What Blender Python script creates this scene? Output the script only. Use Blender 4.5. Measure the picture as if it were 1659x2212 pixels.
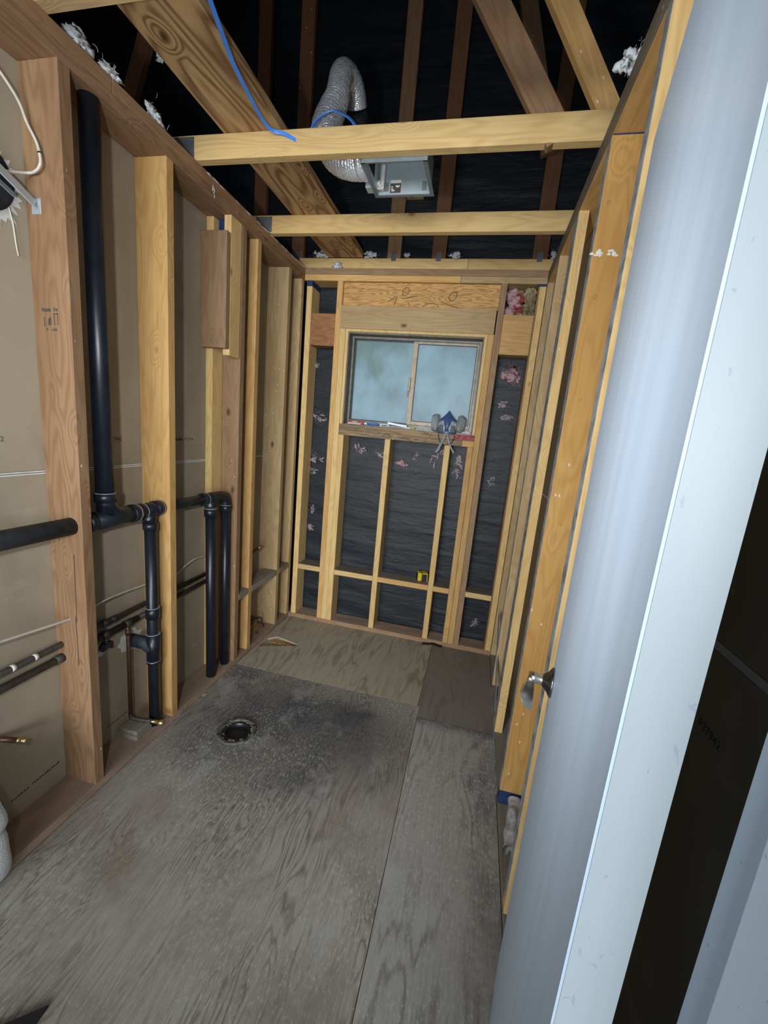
import bpy, bmesh, math, random
from mathutils import Vector, Matrix, Euler
random.seed(7)
for o in list(bpy.data.objects): bpy.data.objects.remove(o, do_unlink=True)
S = bpy.context.scene
C = S.collection

# ------------------------------------------------------------------ camera, world, lights, exposure
W, L = 1.524, 2.265            # clear width and length between stud faces (m)
ZP, ZT, ZJ = 0.030, 2.383, 2.462   # top of bottom plate, underside and top of the double top plate
cam_d = bpy.data.cameras.new('camera'); cam = bpy.data.objects.new('camera', cam_d); C.objects.link(cam)
right = Vector((0.97021651, 0.22453517, 0.09090587))
down = Vector((0.13079603, -0.16970979, -0.97677581))
fwd = Vector((-0.2038929, 0.95957415, -0.19402355))
cam.matrix_world = Matrix(((right.x, -down.x, -fwd.x, 1.2606), (right.y, -down.y, -fwd.y, -0.4759),
                           (right.z, -down.z, -fwd.z, 1.4639), (0, 0, 0, 1)))
cam_d.sensor_fit = 'VERTICAL'; cam_d.sensor_height = 36.0
cam_d.lens = 886.06 / 2212 * 36.0
cam_d.clip_start = 0.01; cam_d.clip_end = 60
S.camera = cam

wd = bpy.data.worlds.new('daylight'); S.world = wd; wd.use_nodes = True
bg = wd.node_tree.nodes['Background']
bg.inputs[0].default_value = (0.74, 0.88, 1.0, 1); bg.inputs[1].default_value = 0.6

def lamp(name, kind, loc, energy, color, size=0.1, target=None, size_y=None):
    d = bpy.data.lights.new(name, kind); d.energy = energy; d.color = color
    if kind == 'AREA':
        d.size = size
        if size_y: d.shape = 'RECTANGLE'; d.size_y = size_y
    else: d.shadow_soft_size = size
    o = bpy.data.objects.new(name, d); C.objects.link(o); o.location = loc
    if target is not None:
        o.rotation_euler = (Vector(target) - Vector(loc)).to_track_quat('-Z', 'Y').to_euler()
    return o
wk = lamp('work_light', 'SPOT', (0.93, -0.48, 1.48), 68.0, (0.96, 0.985, 1.0), 0.035, (0.72, 2.3, 1.55))
wk.data.spot_size = math.radians(145); wk.data.spot_blend = 1.0
lamp('added_front_fill', 'AREA', (1.3, -6.0, 1.6), 560.0, (0.93, 0.98, 1.0), 5.0, (1.2, 2.2, 1.6), 2.4)  # added unseen fill behind the camera, evens out front and back

S.view_settings.view_transform = 'Standard'; S.view_settings.look = 'None'
S.view_settings.gamma = 1.0; S.view_settings.use_curve_mapping = False
S.view_settings.exposure = 0.0

# ------------------------------------------------------------------ materials
def srgb(r, g, b):
    f = lambda c: (c / 255 / 12.92) if c / 255 <= 0.04045 else ((c / 255 + 0.055) / 1.055) ** 2.4
    return (f(r), f(g), f(b), 1)
class NT:
    def __init__(s, name):
        s.m = bpy.data.materials.new(name); s.m.use_nodes = True; s.t = s.m.node_tree
        s.b = s.t.nodes['Principled BSDF']; s.out = s.t.nodes['Material Output']
    def n(s, typ, **kw):
        nd = s.t.nodes.new(typ)
        for k, v in kw.items(): setattr(nd, k, v)
        return nd
    def l(s, a, b): s.t.links.new(a, b)
    def _set(s, sock, v):
        if hasattr(v, 'links') or hasattr(v, 'is_output'): s.l(v, sock)
        else: sock.default_value = v
    def math(s, op, a, b=None, c=None, clamp=False):
        nd = s.n('ShaderNodeMath', operation=op); nd.use_clamp = clamp
        s._set(nd.inputs[0], a)
        if b is not None: s._set(nd.inputs[1], b)
        if c is not None: s._set(nd.inputs[2], c)
        return nd.outputs[0]
    def ramp(s, v, lo, hi, a=0.0, b=1.0):
        nd = s.n('ShaderNodeMapRange'); nd.interpolation_type = 'SMOOTHSTEP'
        s._set(nd.inputs[0], v)
        for i, q in zip((1, 2, 3, 4), (lo, hi, a, b)): nd.inputs[i].default_value = q
        return nd.outputs[0]
    def mix(s, f, a, b, mode='MIX'):
        nd = s.n('ShaderNodeMix', data_type='RGBA', blend_type=mode)
        s._set(nd.inputs[0], f); s._set(nd.inputs[6], a); s._set(nd.inputs[7], b)
        return nd.outputs[2]
    def coord(s, which='Object'): return s.n('ShaderNodeTexCoord').outputs[which]
    def vmul(s, v, xyz):
        nd = s.n('ShaderNodeVectorMath', operation='MULTIPLY'); s._set(nd.inputs[0], v); nd.inputs[1].default_value = xyz
        return nd.outputs[0]
    def vadd(s, v, w):
        nd = s.n('ShaderNodeVectorMath', operation='ADD'); s._set(nd.inputs[0], v); s._set(nd.inputs[1], w)
        return nd.outputs[0]
    def noise(s, v, scale=1.0, detail=3.0, rough=0.55, dist=0.0):
        nd = s.n('ShaderNodeTexNoise'); s._set(nd.inputs['Vector'], v)
        nd.inputs['Scale'].default_value = scale; nd.inputs['Detail'].default_value = detail
        nd.inputs['Roughness'].default_value = rough; nd.inputs['Distortion'].default_value = dist
        return nd.outputs[0]
    def voro(s, v, scale=1.0, rnd=1.0):
        nd = s.n('ShaderNodeTexVoronoi'); s._set(nd.inputs['Vector'], v)
        nd.inputs['Scale'].default_value = scale; nd.inputs['Randomness'].default_value = rnd
        return nd
    def bump(s, h, strength=0.3, dist=0.002):
        nd = s.n('ShaderNodeBump'); nd.inputs['Strength'].default_value = strength
        nd.inputs['Distance'].default_value = dist; s._set(nd.inputs['Height'], h)
        s.l(nd.outputs[0], s.b.inputs['Normal'])
    def dist(s, v, p, scl=(1, 1, 0)):
        a = s.n('ShaderNodeVectorMath', operation='SUBTRACT'); s._set(a.inputs[0], v); a.inputs[1].default_value = p
        b = s.vmul(a.outputs[0], scl)
        c = s.n('ShaderNodeVectorMath', operation='LENGTH'); s.l(b, c.inputs[0])
        return c.outputs['Value']
    def done(s, col, rough=0.6, metal=0.0, spec=None):
        s._set(s.b.inputs['Base Color'], col); s._set(s.b.inputs['Roughness'], rough)
        s.b.inputs['Metallic'].default_value = metal
        if spec is not None: s.b.inputs['Specular IOR Level'].default_value = spec
        return s.m

def wood(name, light, dark, knot=0.55, rings=0.55, grey=0.0, dust=0.12, ringscale=1.0, rough=0.65):
    k = NT(name)
    rnd = k.n('ShaderNodeObjectInfo').outputs['Random']
    off = k.n('ShaderNodeCombineXYZ')
    k.l(k.math('MULTIPLY', rnd, 13.7), off.inputs[0]); k.l(k.math('MULTIPLY', rnd, 5.3), off.inputs[1]); k.l(k.math('MULTIPLY', rnd, 29.0), off.inputs[2])
    p = k.vadd(k.coord('Object'), off.outputs[0])
    warp = k.noise(k.vmul(p, (9 * ringscale, 9 * ringscale, 1.3 * ringscale)), 1.0, 2.0, 0.5)
    vo = k.voro(k.vmul(p, (7.5, 7.5, 4.2)), 1.0)
    kd = vo.outputs['Distance']
    has = k.math('GREATER_THAN', k.n('ShaderNodeSeparateColor').outputs[0], 0.0)
    sep = k.n('ShaderNodeSeparateColor'); k.l(vo.outputs['Color'], sep.inputs[0])
    has = k.math('GREATER_THAN', sep.outputs[0], 1.0 - knot)
    near = k.math('MULTIPLY', k.ramp(kd, 0.10, 0.36, 1.0, 0.0), has)
    ph = k.math('ADD', k.math('MULTIPLY', warp, 26.0), k.math('MULTIPLY', near, 5.0))
    ring = k.math('POWER', k.math('MULTIPLY_ADD', k.math('SINE', k.math('MULTIPLY', ph, 3.2)), 0.5, 0.5), 1.6)
    fib = k.noise(k.vmul(p, (170, 170, 3.0)), 1.0, 3.0, 0.6)
    blot = k.noise(k.vmul(p, (5, 5, 1.6)), 1.0, 2.0, 0.5)
    f = k.math('ADD', k.math('MULTIPLY', ring, rings * 0.62), k.math('MULTIPLY', k.math('SUBTRACT', fib, 0.35), 0.75), clamp=True)
    col = k.mix(f, light, dark)
    col = k.mix(k.ramp(blot, 0.42, 0.75, 0.0, 0.45), col, (dark[0] * 1.1, dark[1] * 1.05, dark[2], 1))
    if grey > 0:
        col = k.mix(k.ramp(k.noise(k.vmul(p, (22, 22, 5)), 1.0, 4.0), 0.38, 0.66, 0.0, grey), col, srgb(128, 118, 104))
    kc = k.math('MULTIPLY', k.ramp(kd, 0.03, 0.13, 1.0, 0.0), has)
    col = k.mix(k.math('MULTIPLY', kc, 0.8), col, srgb(70, 40, 22))
    sp = k.voro(k.vmul(p, (55, 55, 26)), 1.0)
    ss = k.n('ShaderNodeSeparateColor'); k.l(sp.outputs['Color'], ss.inputs[0])
    spk = k.math('MULTIPLY', k.ramp(sp.outputs['Distance'], 0.06, 0.2, 1.0, 0.0), k.math('GREATER_THAN', ss.outputs[1], 1.0 - dust * 0.3))
    col = k.mix(k.math('MULTIPLY', spk, 0.75), col, srgb(225, 220, 210))
    tint = k.math('MULTIPLY_ADD', rnd, 0.24, 0.88)
    hs = k.n('ShaderNodeHueSaturation'); k.l(col, hs.inputs['Color']); k.l(tint, hs.inputs['Value'])
    k.bump(k.math('ADD', fib, k.math('MULTIPLY', ring, 0.35)), 0.25, 0.0015)
    return k.done(hs.outputs[0], rough, spec=0.25)

M = {}
M['yellow'] = wood('pale_fir', (0.68, 0.48, 0.215, 1), (0.44, 0.275, 0.10, 1))
M['orange'] = wood('orange_fir', (0.60, 0.375, 0.145, 1), (0.37, 0.195, 0.065, 1))
M['gold'] = wood('golden_fir', (0.50, 0.295, 0.095, 1), (0.33, 0.165, 0.045, 1), knot=0.7)
M['tan'] = wood('tan_fir', (0.50, 0.36, 0.185, 1), (0.30, 0.19, 0.085, 1), grey=0.12)
M['red'] = wood('reddish_fir', (0.335, 0.21, 0.12, 1), (0.205, 0.115, 0.060, 1), rings=0.6)
M['redbrown'] = wood('red_brown_fir', (0.275, 0.165, 0.092, 1), (0.15, 0.080, 0.040, 1), rings=0.75, knot=0.8, dust=0.3)
M['rust'] = wood('rust_brown_fir', (0.34, 0.165, 0.075, 1), (0.19, 0.08, 0.033, 1), rings=1.0, ringscale=1.8)
M['brown'] = wood('brown_fir', (0.34, 0.20, 0.105, 1), (0.19, 0.095, 0.045, 1), grey=0.25)
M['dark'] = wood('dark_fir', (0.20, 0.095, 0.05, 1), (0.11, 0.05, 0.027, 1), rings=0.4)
M['cathedral'] = wood('cathedral_fir', (0.52, 0.34, 0.165, 1), (0.17, 0.085, 0.035, 1), knot=0.45, rings=1.25, ringscale=0.6)
M['header'] = wood('straight_grain_fir', (0.60, 0.36, 0.135, 1), (0.30, 0.145, 0.045, 1), knot=0.05, rings=1.1, ringscale=2.2)
M['weathered'] = wood('weathered_wood', (0.20, 0.165, 0.12, 1), (0.075, 0.058, 0.042, 1), grey=0.55, dust=0.5)
M['stainsill'] = wood('stained_sill_wood', (0.36, 0.235, 0.12, 1), (0.045, 0.034, 0.027, 1), 1.0, grey=0.45, dust=0.6, rings=0.8)
M['plate'] = wood('dusty_plate_wood', (0.42, 0.30, 0.225, 1), (0.27, 0.17, 0.12, 1), grey=0.55, dust=0.8)
M['dusty'] = wood('dusty_grey_wood', (0.30, 0.27, 0.235, 1), (0.16, 0.135, 0.115, 1), grey=0.75, dust=1.0)

def plain(name, col, rough=0.6, metal=0.0, var=0.12, scale=30.0, bump=0.0, spec=None, coat=0.0):
    k = NT(name); p = k.coord()
    n = k.noise(p, scale, 4.0)
    c2 = tuple(c * (1 - 2.2 * var) for c in col[:3]) + (1,)
    cc = k.mix(k.ramp(n, 0.35, 0.75), col, c2)
    if bump: k.bump(n, bump, 0.002)
    k.b.inputs['Coat Weight'].default_value = coat
    return k.done(cc, rough, metal, spec)

k = NT('drywall_back_paper'); p = k.coord()
n1 = k.noise(k.vmul(p, (1, 2.2, 1.2)), 2.0, 3.0); n2 = k.noise(p, 160.0, 3.0)
st = k.noise(k.vmul(p, (1, 3.0, 9.0)), 1.6, 4.0)
c = k.mix(k.ramp(n1, 0.35, 0.7), (0.37, 0.315, 0.23, 1), (0.30, 0.25, 0.18, 1))
c = k.mix(k.ramp(st, 0.62, 0.80, 0.0, 0.35), c, (0.54, 0.47, 0.38, 1))
sc = k.voro(k.vmul(p, (1, 14, 9)), 1.0)
c = k.mix(k.ramp(sc.outputs['Distance'], 0.02, 0.06, 0.6, 0.0), c, (0.5, 0.46, 0.4, 1))
k.bump(n2, 0.12, 0.001); M['drywall'] = k.done(c, 0.85, spec=0.2)

k = NT('black_felt'); p = k.coord()
n1 = k.noise(k.vmul(p, (1.8, 1, 8.0)), 2.6, 5.0, 0.6, 0.6); n2 = k.noise(p, 220.0, 2.0)
c = k.mix(k.ramp(n1, 0.3, 0.75), (0.0065, 0.0092, 0.0140, 1), (0.0125, 0.0165, 0.0225, 1))
du = k.noise(k.vmul(p, (3, 3, 8)), 2.0, 6.0, 0.7)
c = k.mix(k.ramp(du, 0.60, 0.85, 0.0, 0.22), c, (0.085, 0.09, 0.095, 1))
k.bump(k.math('ADD', n1, k.math('MULTIPLY', n2, 0.12)), 0.5, 0.012)
M['felt'] = k.done(c, 0.50, spec=0.38)

M['abs'] = plain('black_abs_plastic', (0.0095, 0.0140, 0.0225, 1), 0.37, var=0.18, scale=14, spec=0.55)
M['absdusty'] = plain('dusty_black_plastic', (0.045, 0.055, 0.070, 1), 0.6, var=0.25, scale=40, spec=0.3)
M['cement'] = plain('grey_solvent_ring', (0.32, 0.34, 0.35, 1), 0.5)
M['copper'] = plain('tarnished_copper', (0.075, 0.066, 0.058, 1), 0.55, 0.35, var=0.2, scale=60)
M['copper2'] = plain('brown_copper', (0.16, 0.085, 0.05, 1), 0.45, 0.6, var=0.2, scale=60)
M['brass'] = plain('brass', (0.55, 0.42, 0.20, 1), 0.35, 0.9)
M['galv'] = plain('galvanised_steel', (0.50, 0.57, 0.60, 1), 0.45, 0.55, var=0.06, scale=18)
M['galvrim'] = plain('grey_steel_rim', (0.20, 0.235, 0.255, 1), 0.5, 0.4, var=0.1)
M['gang'] = plain('truss_plate_steel', (0.20, 0.215, 0.23, 1), 0.5, 0.6)
M['white'] = plain('white_plastic', (0.68, 0.68, 0.64, 1), 0.5, var=0.06)
M['wire'] = plain('cream_cable_jacket', (0.58, 0.55, 0.47, 1), 0.5, var=0.08)
M['blue'] = plain('blue_cable_jacket', (0.07, 0.26, 0.82, 1), 0.40, var=0.05, spec=0.5)
M['bluepaint'] = plain('blue_end_paint', (0.012, 0.032, 0.12, 1), 0.7, var=0.2)
M['paper'] = plain('torn_white_paper', (0.66, 0.66, 0.64, 1), 0.9, var=0.08, scale=90)
M['ink'] = plain('dark_print_ink', (0.07, 0.06, 0.05, 1), 0.9, var=0.1)
M['pencil'] = plain('pencil_line', (0.09, 0.06, 0.04, 1), 0.9)
M['hole'] = plain('dark_plastic_interior', (0.004, 0.005, 0.007, 1), 0.9)
M['fluff'] = plain('white_fibreglass', (0.62, 0.66, 0.68, 1), 1.0, var=0.1, scale=60)
M['pink'] = plain('pink_fibreglass', (0.47, 0.29, 0.31, 1), 1.0, var=0.15, scale=60)
M['palepink'] = plain('faded_pink_fibreglass', (0.36, 0.30, 0.315, 1), 1.0, var=0.15, scale=60)
M['redwool'] = plain('dark_red_insulation', (0.30, 0.05, 0.05, 1), 1.0, var=0.2)
M['kraft'] = plain('kraft_paper_facing', (0.34, 0.28, 0.16, 1), 0.45, var=0.15, scale=12)
M['alu'] = plain('weathered_aluminium', (0.15, 0.148, 0.135, 1), 0.45, 0.35, var=0.15)
M['bronze'] = plain('tan_window_sash', (0.37, 0.30, 0.215, 1), 0.5, 0.2, var=0.12)
M['seal'] = plain('black_glazing_seal', (0.02, 0.022, 0.025, 1), 0.6)
M['nickel'] = plain('satin_nickel', (0.62, 0.58, 0.50, 1), 0.27, 1.0, var=0.03)
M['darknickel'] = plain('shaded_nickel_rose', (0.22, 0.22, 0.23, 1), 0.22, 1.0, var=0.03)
M['maskblue'] = plain('slate_blue_plastic', (0.050, 0.090, 0.205, 1), 0.4, var=0.05)
M['maskgrey'] = plain('grey_filter_plastic', (0.22, 0.245, 0.25, 1), 0.5, var=0.06)
M['masklight'] = plain('pale_grey_rubber', (0.36, 0.40, 0.43, 1), 0.5)
M['strap'] = plain('grey_elastic_strap', (0.27, 0.29, 0.315, 1), 0.8)
M['black'] = plain('black_rubber', (0.010, 0.011, 0.014, 1), 0.6)
M['redplastic'] = plain('red_plastic', (0.42, 0.05, 0.045, 1), 0.4)
M['faderedpaint'] = plain('faded_red_paint', (0.36, 0.07, 0.075, 1), 0.7, var=0.3, scale=45)
M['blueplastic'] = plain('blue_plastic', (0.03, 0.14, 0.42, 1), 0.4)
M['yellowplastic'] = plain('yellow_plastic', (0.72, 0.52, 0.03, 1), 0.4)
M['silver'] = plain('bright_steel', (0.42, 0.45, 0.47, 1), 0.45, 0.5)
M['towel'] = plain('white_terry', (0.66, 0.68, 0.69, 1), 1.0, var=0.08, scale=220, bump=0.8)
M['wax'] = plain('dirty_wax', (0.20, 0.17, 0.105, 1), 0.6, var=0.35, scale=60, bump=0.6)
M['flange'] = plain('grimy_flange_iron', (0.16, 0.155, 0.145, 1), 0.6, 0.2, var=0.4, scale=40, bump=0.5)
M['news'] = plain('newsprint', (0.52, 0.52, 0.53, 1), 0.9, var=0.2, scale=70)
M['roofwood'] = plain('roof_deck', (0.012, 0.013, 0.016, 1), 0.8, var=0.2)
M['greypaint'] = plain('chalky_grey_paint', (0.34, 0.35, 0.36, 1), 0.8, var=0.3, scale=22)

k = NT('foil_duct'); p = k.coord()
v = k.voro(p, 120.0)
k.bump(k.math('ADD', v.outputs['Distance'], k.noise(p, 60.0, 3.0)), 0.5, 0.004)
M['foil'] = k.done((0.80, 0.83, 0.88, 1), 0.36, 0.62)

k = NT('frosted_glass'); p = k.coord()
n1 = k.noise(k.vmul(p, (5, 1, 3.4)), 1.0, 6.0, 0.65); n2 = k.noise(k.vmul(p, (2.2, 1, 1.6)), 1.3, 3.0)
xs = k.n('ShaderNodeSeparateXYZ'); k.l(p, xs.inputs[0])
left = k.ramp(xs.outputs[0], 0.62, 0.80, 1.0, 0.0)
green = k.math('MULTIPLY', left, k.ramp(k.math('ADD', n2, k.math('MULTIPLY', k.math('SUBTRACT', xs.outputs[2], 1.85), 0.7)), 0.44, 0.60))
c = k.mix(k.ramp(n1, 0.36, 0.72), (0.60, 0.75, 0.81, 1), (0.47, 0.60, 0.65, 1))
c = k.mix(k.math('MULTIPLY', green, 0.55), c, (0.30, 0.40, 0.33, 1))
tr = k.n('ShaderNodeBsdfTranslucent'); k.l(c, tr.inputs[0])
k._set(k.b.inputs['Base Color'], c); k.b.inputs['Roughness'].default_value = 0.32
k.bump(k.noise(p, 130.0, 3.0), 0.3, 0.002)
mx = k.n('ShaderNodeMixShader'); mx.inputs[0].default_value = 0.72
k.l(k.b.outputs[0], mx.inputs[1]); k.l(tr.outputs[0], mx.inputs[2]); k.l(mx.outputs[0], k.out.inputs[0])
M['glass'] = k.m

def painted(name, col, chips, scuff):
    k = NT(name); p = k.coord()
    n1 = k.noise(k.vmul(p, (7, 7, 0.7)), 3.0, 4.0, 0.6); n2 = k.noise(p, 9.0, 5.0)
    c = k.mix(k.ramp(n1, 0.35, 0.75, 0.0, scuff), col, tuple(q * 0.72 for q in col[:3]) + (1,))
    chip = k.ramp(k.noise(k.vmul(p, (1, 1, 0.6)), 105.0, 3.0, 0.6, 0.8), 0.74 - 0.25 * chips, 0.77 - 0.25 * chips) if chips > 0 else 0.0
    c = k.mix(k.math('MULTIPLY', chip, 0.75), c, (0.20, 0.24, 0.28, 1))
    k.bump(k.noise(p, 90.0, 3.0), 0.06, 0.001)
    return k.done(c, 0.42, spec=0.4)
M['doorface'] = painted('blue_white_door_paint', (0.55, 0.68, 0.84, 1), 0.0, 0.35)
M['dooredge'] = painted('chipped_light_offset_edge_paint', (0.265, 0.31, 0.34, 1), 0.30, 0.3)  # chips are wear; base darkened below the face to offset strong light here
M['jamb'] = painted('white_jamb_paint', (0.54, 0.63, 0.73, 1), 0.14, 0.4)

def ply(name, light, dark, stain, specks, seed, grain=1.0, centers=(), band=None, tone=None):
    k = NT(name); p = k.vadd(k.coord(), (seed, seed * 0.7, 0)); q = k.coord()
    w = k.noise(k.vmul(p, (5.2, 0.95, 1)), 1.0, 3.0, 0.55, 0.25)
    line = k.math('POWER', k.math('MULTIPLY_ADD', k.math('SINE', k.math('MULTIPLY', w, 185.0 * grain)), 0.5, 0.5), 3.2)
    gap = k.noise(k.vmul(p, (4.5, 2.2, 1)), 1.0, 3.0)
    line = k.math('MULTIPLY', line, k.ramp(gap, 0.38, 0.6, 0.15, 1.0))
    st = k.noise(k.vmul(p, (120, 6, 1)), 1.0, 5.0, 0.65)
    bl = k.noise(p, 3.2, 6.0, 0.62); fine = k.noise(p, 42.0, 6.0, 0.7)
    f = k.math('ADD', k.math('MULTIPLY', line, 0.72), k.math('MULTIPLY', k.math('SUBTRACT', st, 0.44), 1.5), clamp=True)
    c = k.mix(f, light, dark)
    if tone: c = k.mix(k.ramp(bl, 0.42, 0.66, 0.0, 0.75), c, tone)
    for (cx, cy, r0, r1, sx, sy, amt) in centers:
        d = k.math('ADD', k.dist(q, (cx, cy, 0), (sx, sy, 0)), k.math('MULTIPLY', k.math('SUBTRACT', bl, 0.5), 0.85))
        d = k.math('ADD', d, k.math('MULTIPLY', k.math('SUBTRACT', fine, 0.5), 0.25))
        c = k.mix(k.ramp(d, r0, r1, amt, 0.0), c, stain)
    if band:
        ys = k.n('ShaderNodeSeparateXYZ'); k.l(q, ys.inputs[0])
        e = k.math('ADD', ys.outputs[band[0]], k.math('MULTIPLY', k.math('SUBTRACT', bl, 0.5), 0.22))
        c = k.mix(k.ramp(e, band[1], band[2], 0.0, band[3]), c, stain)
    v = k.noise(k.vmul(p, (1.0, 0.42, 1)), 125.0, 6.0, 0.7)
    big = k.noise(p, 2.1, 3.0)
    sp = k.math('MULTIPLY', k.ramp(v, 0.50, 0.66), k.ramp(big, 0.34, 0.64, 0.08, 0.85))
    c = k.mix(k.math('MULTIPLY', sp, specks), c, (0.52, 0.52, 0.50, 1))
    pat = k.math('MULTIPLY', k.ramp(k.noise(k.vmul(p, (1.0, 0.7, 1)), 4.3, 7.0, 0.72), 0.52, 0.66), 0.42 * specks)
    c = k.mix(pat, c, (0.44, 0.445, 0.44, 1))
    dr = k.voro(k.vmul(p, (9, 7, 1)), 1.0); s2 = k.n('ShaderNodeSeparateColor'); k.l(dr.outputs['Color'], s2.inputs[0])
    drop = k.math('MULTIPLY', k.ramp(k.math('ADD', dr.outputs['Distance'], k.math('MULTIPLY', fine, 0.1)), 0.11, 0.17, 1.0, 0.0), k.math('GREATER_THAN', s2.outputs[0], 0.86))
    c = k.mix(k.math('MULTIPLY', drop, specks), c, (0.46, 0.46, 0.43, 1))
    k.bump(k.math('ADD', st, k.math('MULTIPLY', line, -0.5)), 0.4, 0.002)
    return k.done(c, 0.72, spec=0.25)
STAIN = (0.052, 0.054, 0.064, 1)
M['plyA'] = ply('worn_plywood', (0.37, 0.345, 0.305, 1), (0.13, 0.112, 0.094, 1), STAIN, 0.85, 3.1,
                centers=((0.42, 1.12, 0.05, 0.62, 1.0, 1.15, 0.80), (0.80, 1.22, 0.05, 0.55, 1.0, 1.2, 0.72), (0.45, 1.40, 0.05, 0.42, 0.9, 1.6, 0.55), (0.12, 1.52, 0.02, 0.35, 1, 1.4, 0.6)), tone=(0.215, 0.185, 0.15, 1))
M['plyB'] = ply('scuffed_plywood', (0.38, 0.37, 0.35, 1), (0.21, 0.19, 0.17, 1), STAIN, 1.0, 8.4, grain=0.4,
                centers=((1.50, 1.05, 0.02, 0.16, 1.6, 0.22, 0.35),), band=(1, 1.37, 1.49, 0.85))
M['plyC'] = ply('brown_fibre_sheet', (0.225, 0.20, 0.175, 1), (0.16, 0.14, 0.12, 1), STAIN, 0.15, 12.0, grain=0.3)
M['plyD'] = ply('newer_tan_plywood', (0.40, 0.365, 0.28, 1), (0.22, 0.19, 0.14, 1), (0.09, 0.08, 0.06, 1), 0.25, 17.0, grain=0.35)

# ------------------------------------------------------------------ mesh helpers
class MB:
    def __init__(s): s.v = []; s.f = []
    def add(s, vs, fs):
        b = len(s.v); s.v += [tuple(q) for q in vs]; s.f += [tuple(b + i for i in f) for f in fs]; return s
    def box(s, x0, x1, y0, y1, z0, z1, bev=0.0, mat=None):
        cx, cy, cz = (x0 + x1) / 2, (y0 + y1) / 2, (z0 + z1) / 2
        h = (abs(x1 - x0) / 2, abs(y1 - y0) / 2, abs(z1 - z0) / 2)
        vs, fs = chamfer(h, min(bev, min(h) * 0.6))
        vs = [Vector(q) for q in vs]
        if mat is not None: vs = [mat @ q for q in vs]
        return s.add([(q.x + cx, q.y + cy, q.z + cz) for q in vs], fs)
    def tube(s, pts, r, n=12, cap=True, closed=False):
        pts = [Vector(p) for p in pts]; rs = r if isinstance(r, (list, tuple)) else [r] * len(pts)
        m = len(pts); rings = []; prev = None
        for i, p in enumerate(pts):
            a = pts[(i - 1) % m] if (i > 0 or closed) else p; b = pts[(i + 1) % m] if (i < m - 1 or closed) else p
            t = (b - a).normalized() if (b - a).length > 1e-9 else Vector((0, 0, 1))
            if prev is None:
                u = t.orthogonal().normalized()
            else:
                u = prev - t * prev.dot(t); u = u.normalized() if u.length > 1e-6 else t.orthogonal().normalized()
            prev = u; w = t.cross(u)
            rings.append([p + (u * math.cos(2 * math.pi * j / n) + w * math.sin(2 * math.pi * j / n)) * rs[i] for j in range(n)])
        vs = [q for rg in rings for q in rg]; fs = []
        for i in range(m if closed else m - 1):
            for j in range(n):
                a0 = i * n + j; a1 = i * n + (j + 1) % n; k2 = ((i + 1) % m) * n
                fs.append((a0, a1, k2 + (j + 1) % n, k2 + j))
        if cap and not closed:
            fs.append(tuple(range(n - 1, -1, -1))); fs.append(tuple((m - 1) * n + j for j in range(n)))
        return s.add(vs, fs)
    def lathe(s, prof, c, axis=(0, 0, 1), n=24):
        ax = Vector(axis).normalized(); u = ax.orthogonal().normalized(); w = ax.cross(u); c = Vector(c)
        vs = []; fs = []
        for (r, h) in prof:
            for j in range(n):
                a = 2 * math.pi * j / n; vs.append(c + ax * h + (u * math.cos(a) + w * math.sin(a)) * r)
        for i in range(len(prof) - 1):
            for j in range(n): fs.append((i * n + j, i * n + (j + 1) % n, (i + 1) * n + (j + 1) % n, (i + 1) * n + j))
        return s.add(vs, fs)
    def ribbon(s, pts, width, side, thick=0.001):
        pts = [Vector(p) for p in pts]; vs = []; fs = []
        for i, p in enumerate(pts):
            t = (pts[min(i + 1, len(pts) - 1)] - pts[max(i - 1, 0)]).normalized()
            sd = side[i] if isinstance(side, list) else side
            w = Vector(sd); w = (w - t * w.dot(t)).normalized(); nn = t.cross(w).normalized()
            for (a, b) in ((-1, -1), (1, -1), (1, 1), (-1, 1)): vs.append(p + w * (a * width / 2) + nn * (b * thick / 2))
        for i in range(len(pts) - 1):
            for j in range(4): fs.append((i * 4 + j, i * 4 + (j + 1) % 4, i * 4 + 4 + (j + 1) % 4, i * 4 + 4 + j))
        fs.append((3, 2, 1, 0)); e = (len(pts) - 1) * 4; fs.append((e, e + 1, e + 2, e + 3))
        return s.add(vs, fs)
    def blob(s, c, r, seed=0, rough=0.35, sub=2):
        bm = bmesh.new(); bmesh.ops.create_icosphere(bm, subdivisions=sub, radius=1.0)
        rg = random.Random(seed); ph = [Vector((rg.uniform(-4, 4), rg.uniform(-4, 4), rg.uniform(-4, 4))) for _ in range(5)]
        vs = []
        for v in bm.verts:
            q = v.co.copy(); d = 1 + rough * sum(math.sin(q.dot(a) * (1 + i * .5) + i) for i, a in enumerate(ph)) / 2.2
            vs.append((c[0] + q.x * d * r[0], c[1] + q.y * d * r[1], c[2] + q.z * d * r[2]))
        fs = [tuple(v.index for v in f.verts) for f in bm.faces]; bm.free()
        return s.add(vs, fs)
    def build(s, name, mat, parent=None, smooth=False, loc=None, recenter=False):
        vs = s.v
        if loc is not None: vs = [(a - loc[0], b - loc[1], c - loc[2]) for a, b, c in vs]
        me = bpy.data.meshes.new(name); me.from_pydata(vs, [], s.f); me.update()
        me.materials.append(M[mat] if isinstance(mat, str) else mat)
        if smooth: me.polygons.foreach_set('use_smooth', [True] * len(me.polygons))
        o = bpy.data.objects.new(name, me); C.objects.link(o)
        if loc is not None: o.location = loc
        if parent is not None:
            o.parent = parent
            o.matrix_parent_inverse = Matrix.Identity(4)
            if loc is None: o.location = -world_loc(parent)
            else: o.location = Vector(loc) - world_loc(parent)
        return o
def world_loc(o):
    v = Vector((0, 0, 0))
    while o is not None: v += o.location; o = o.parent
    return v
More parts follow.
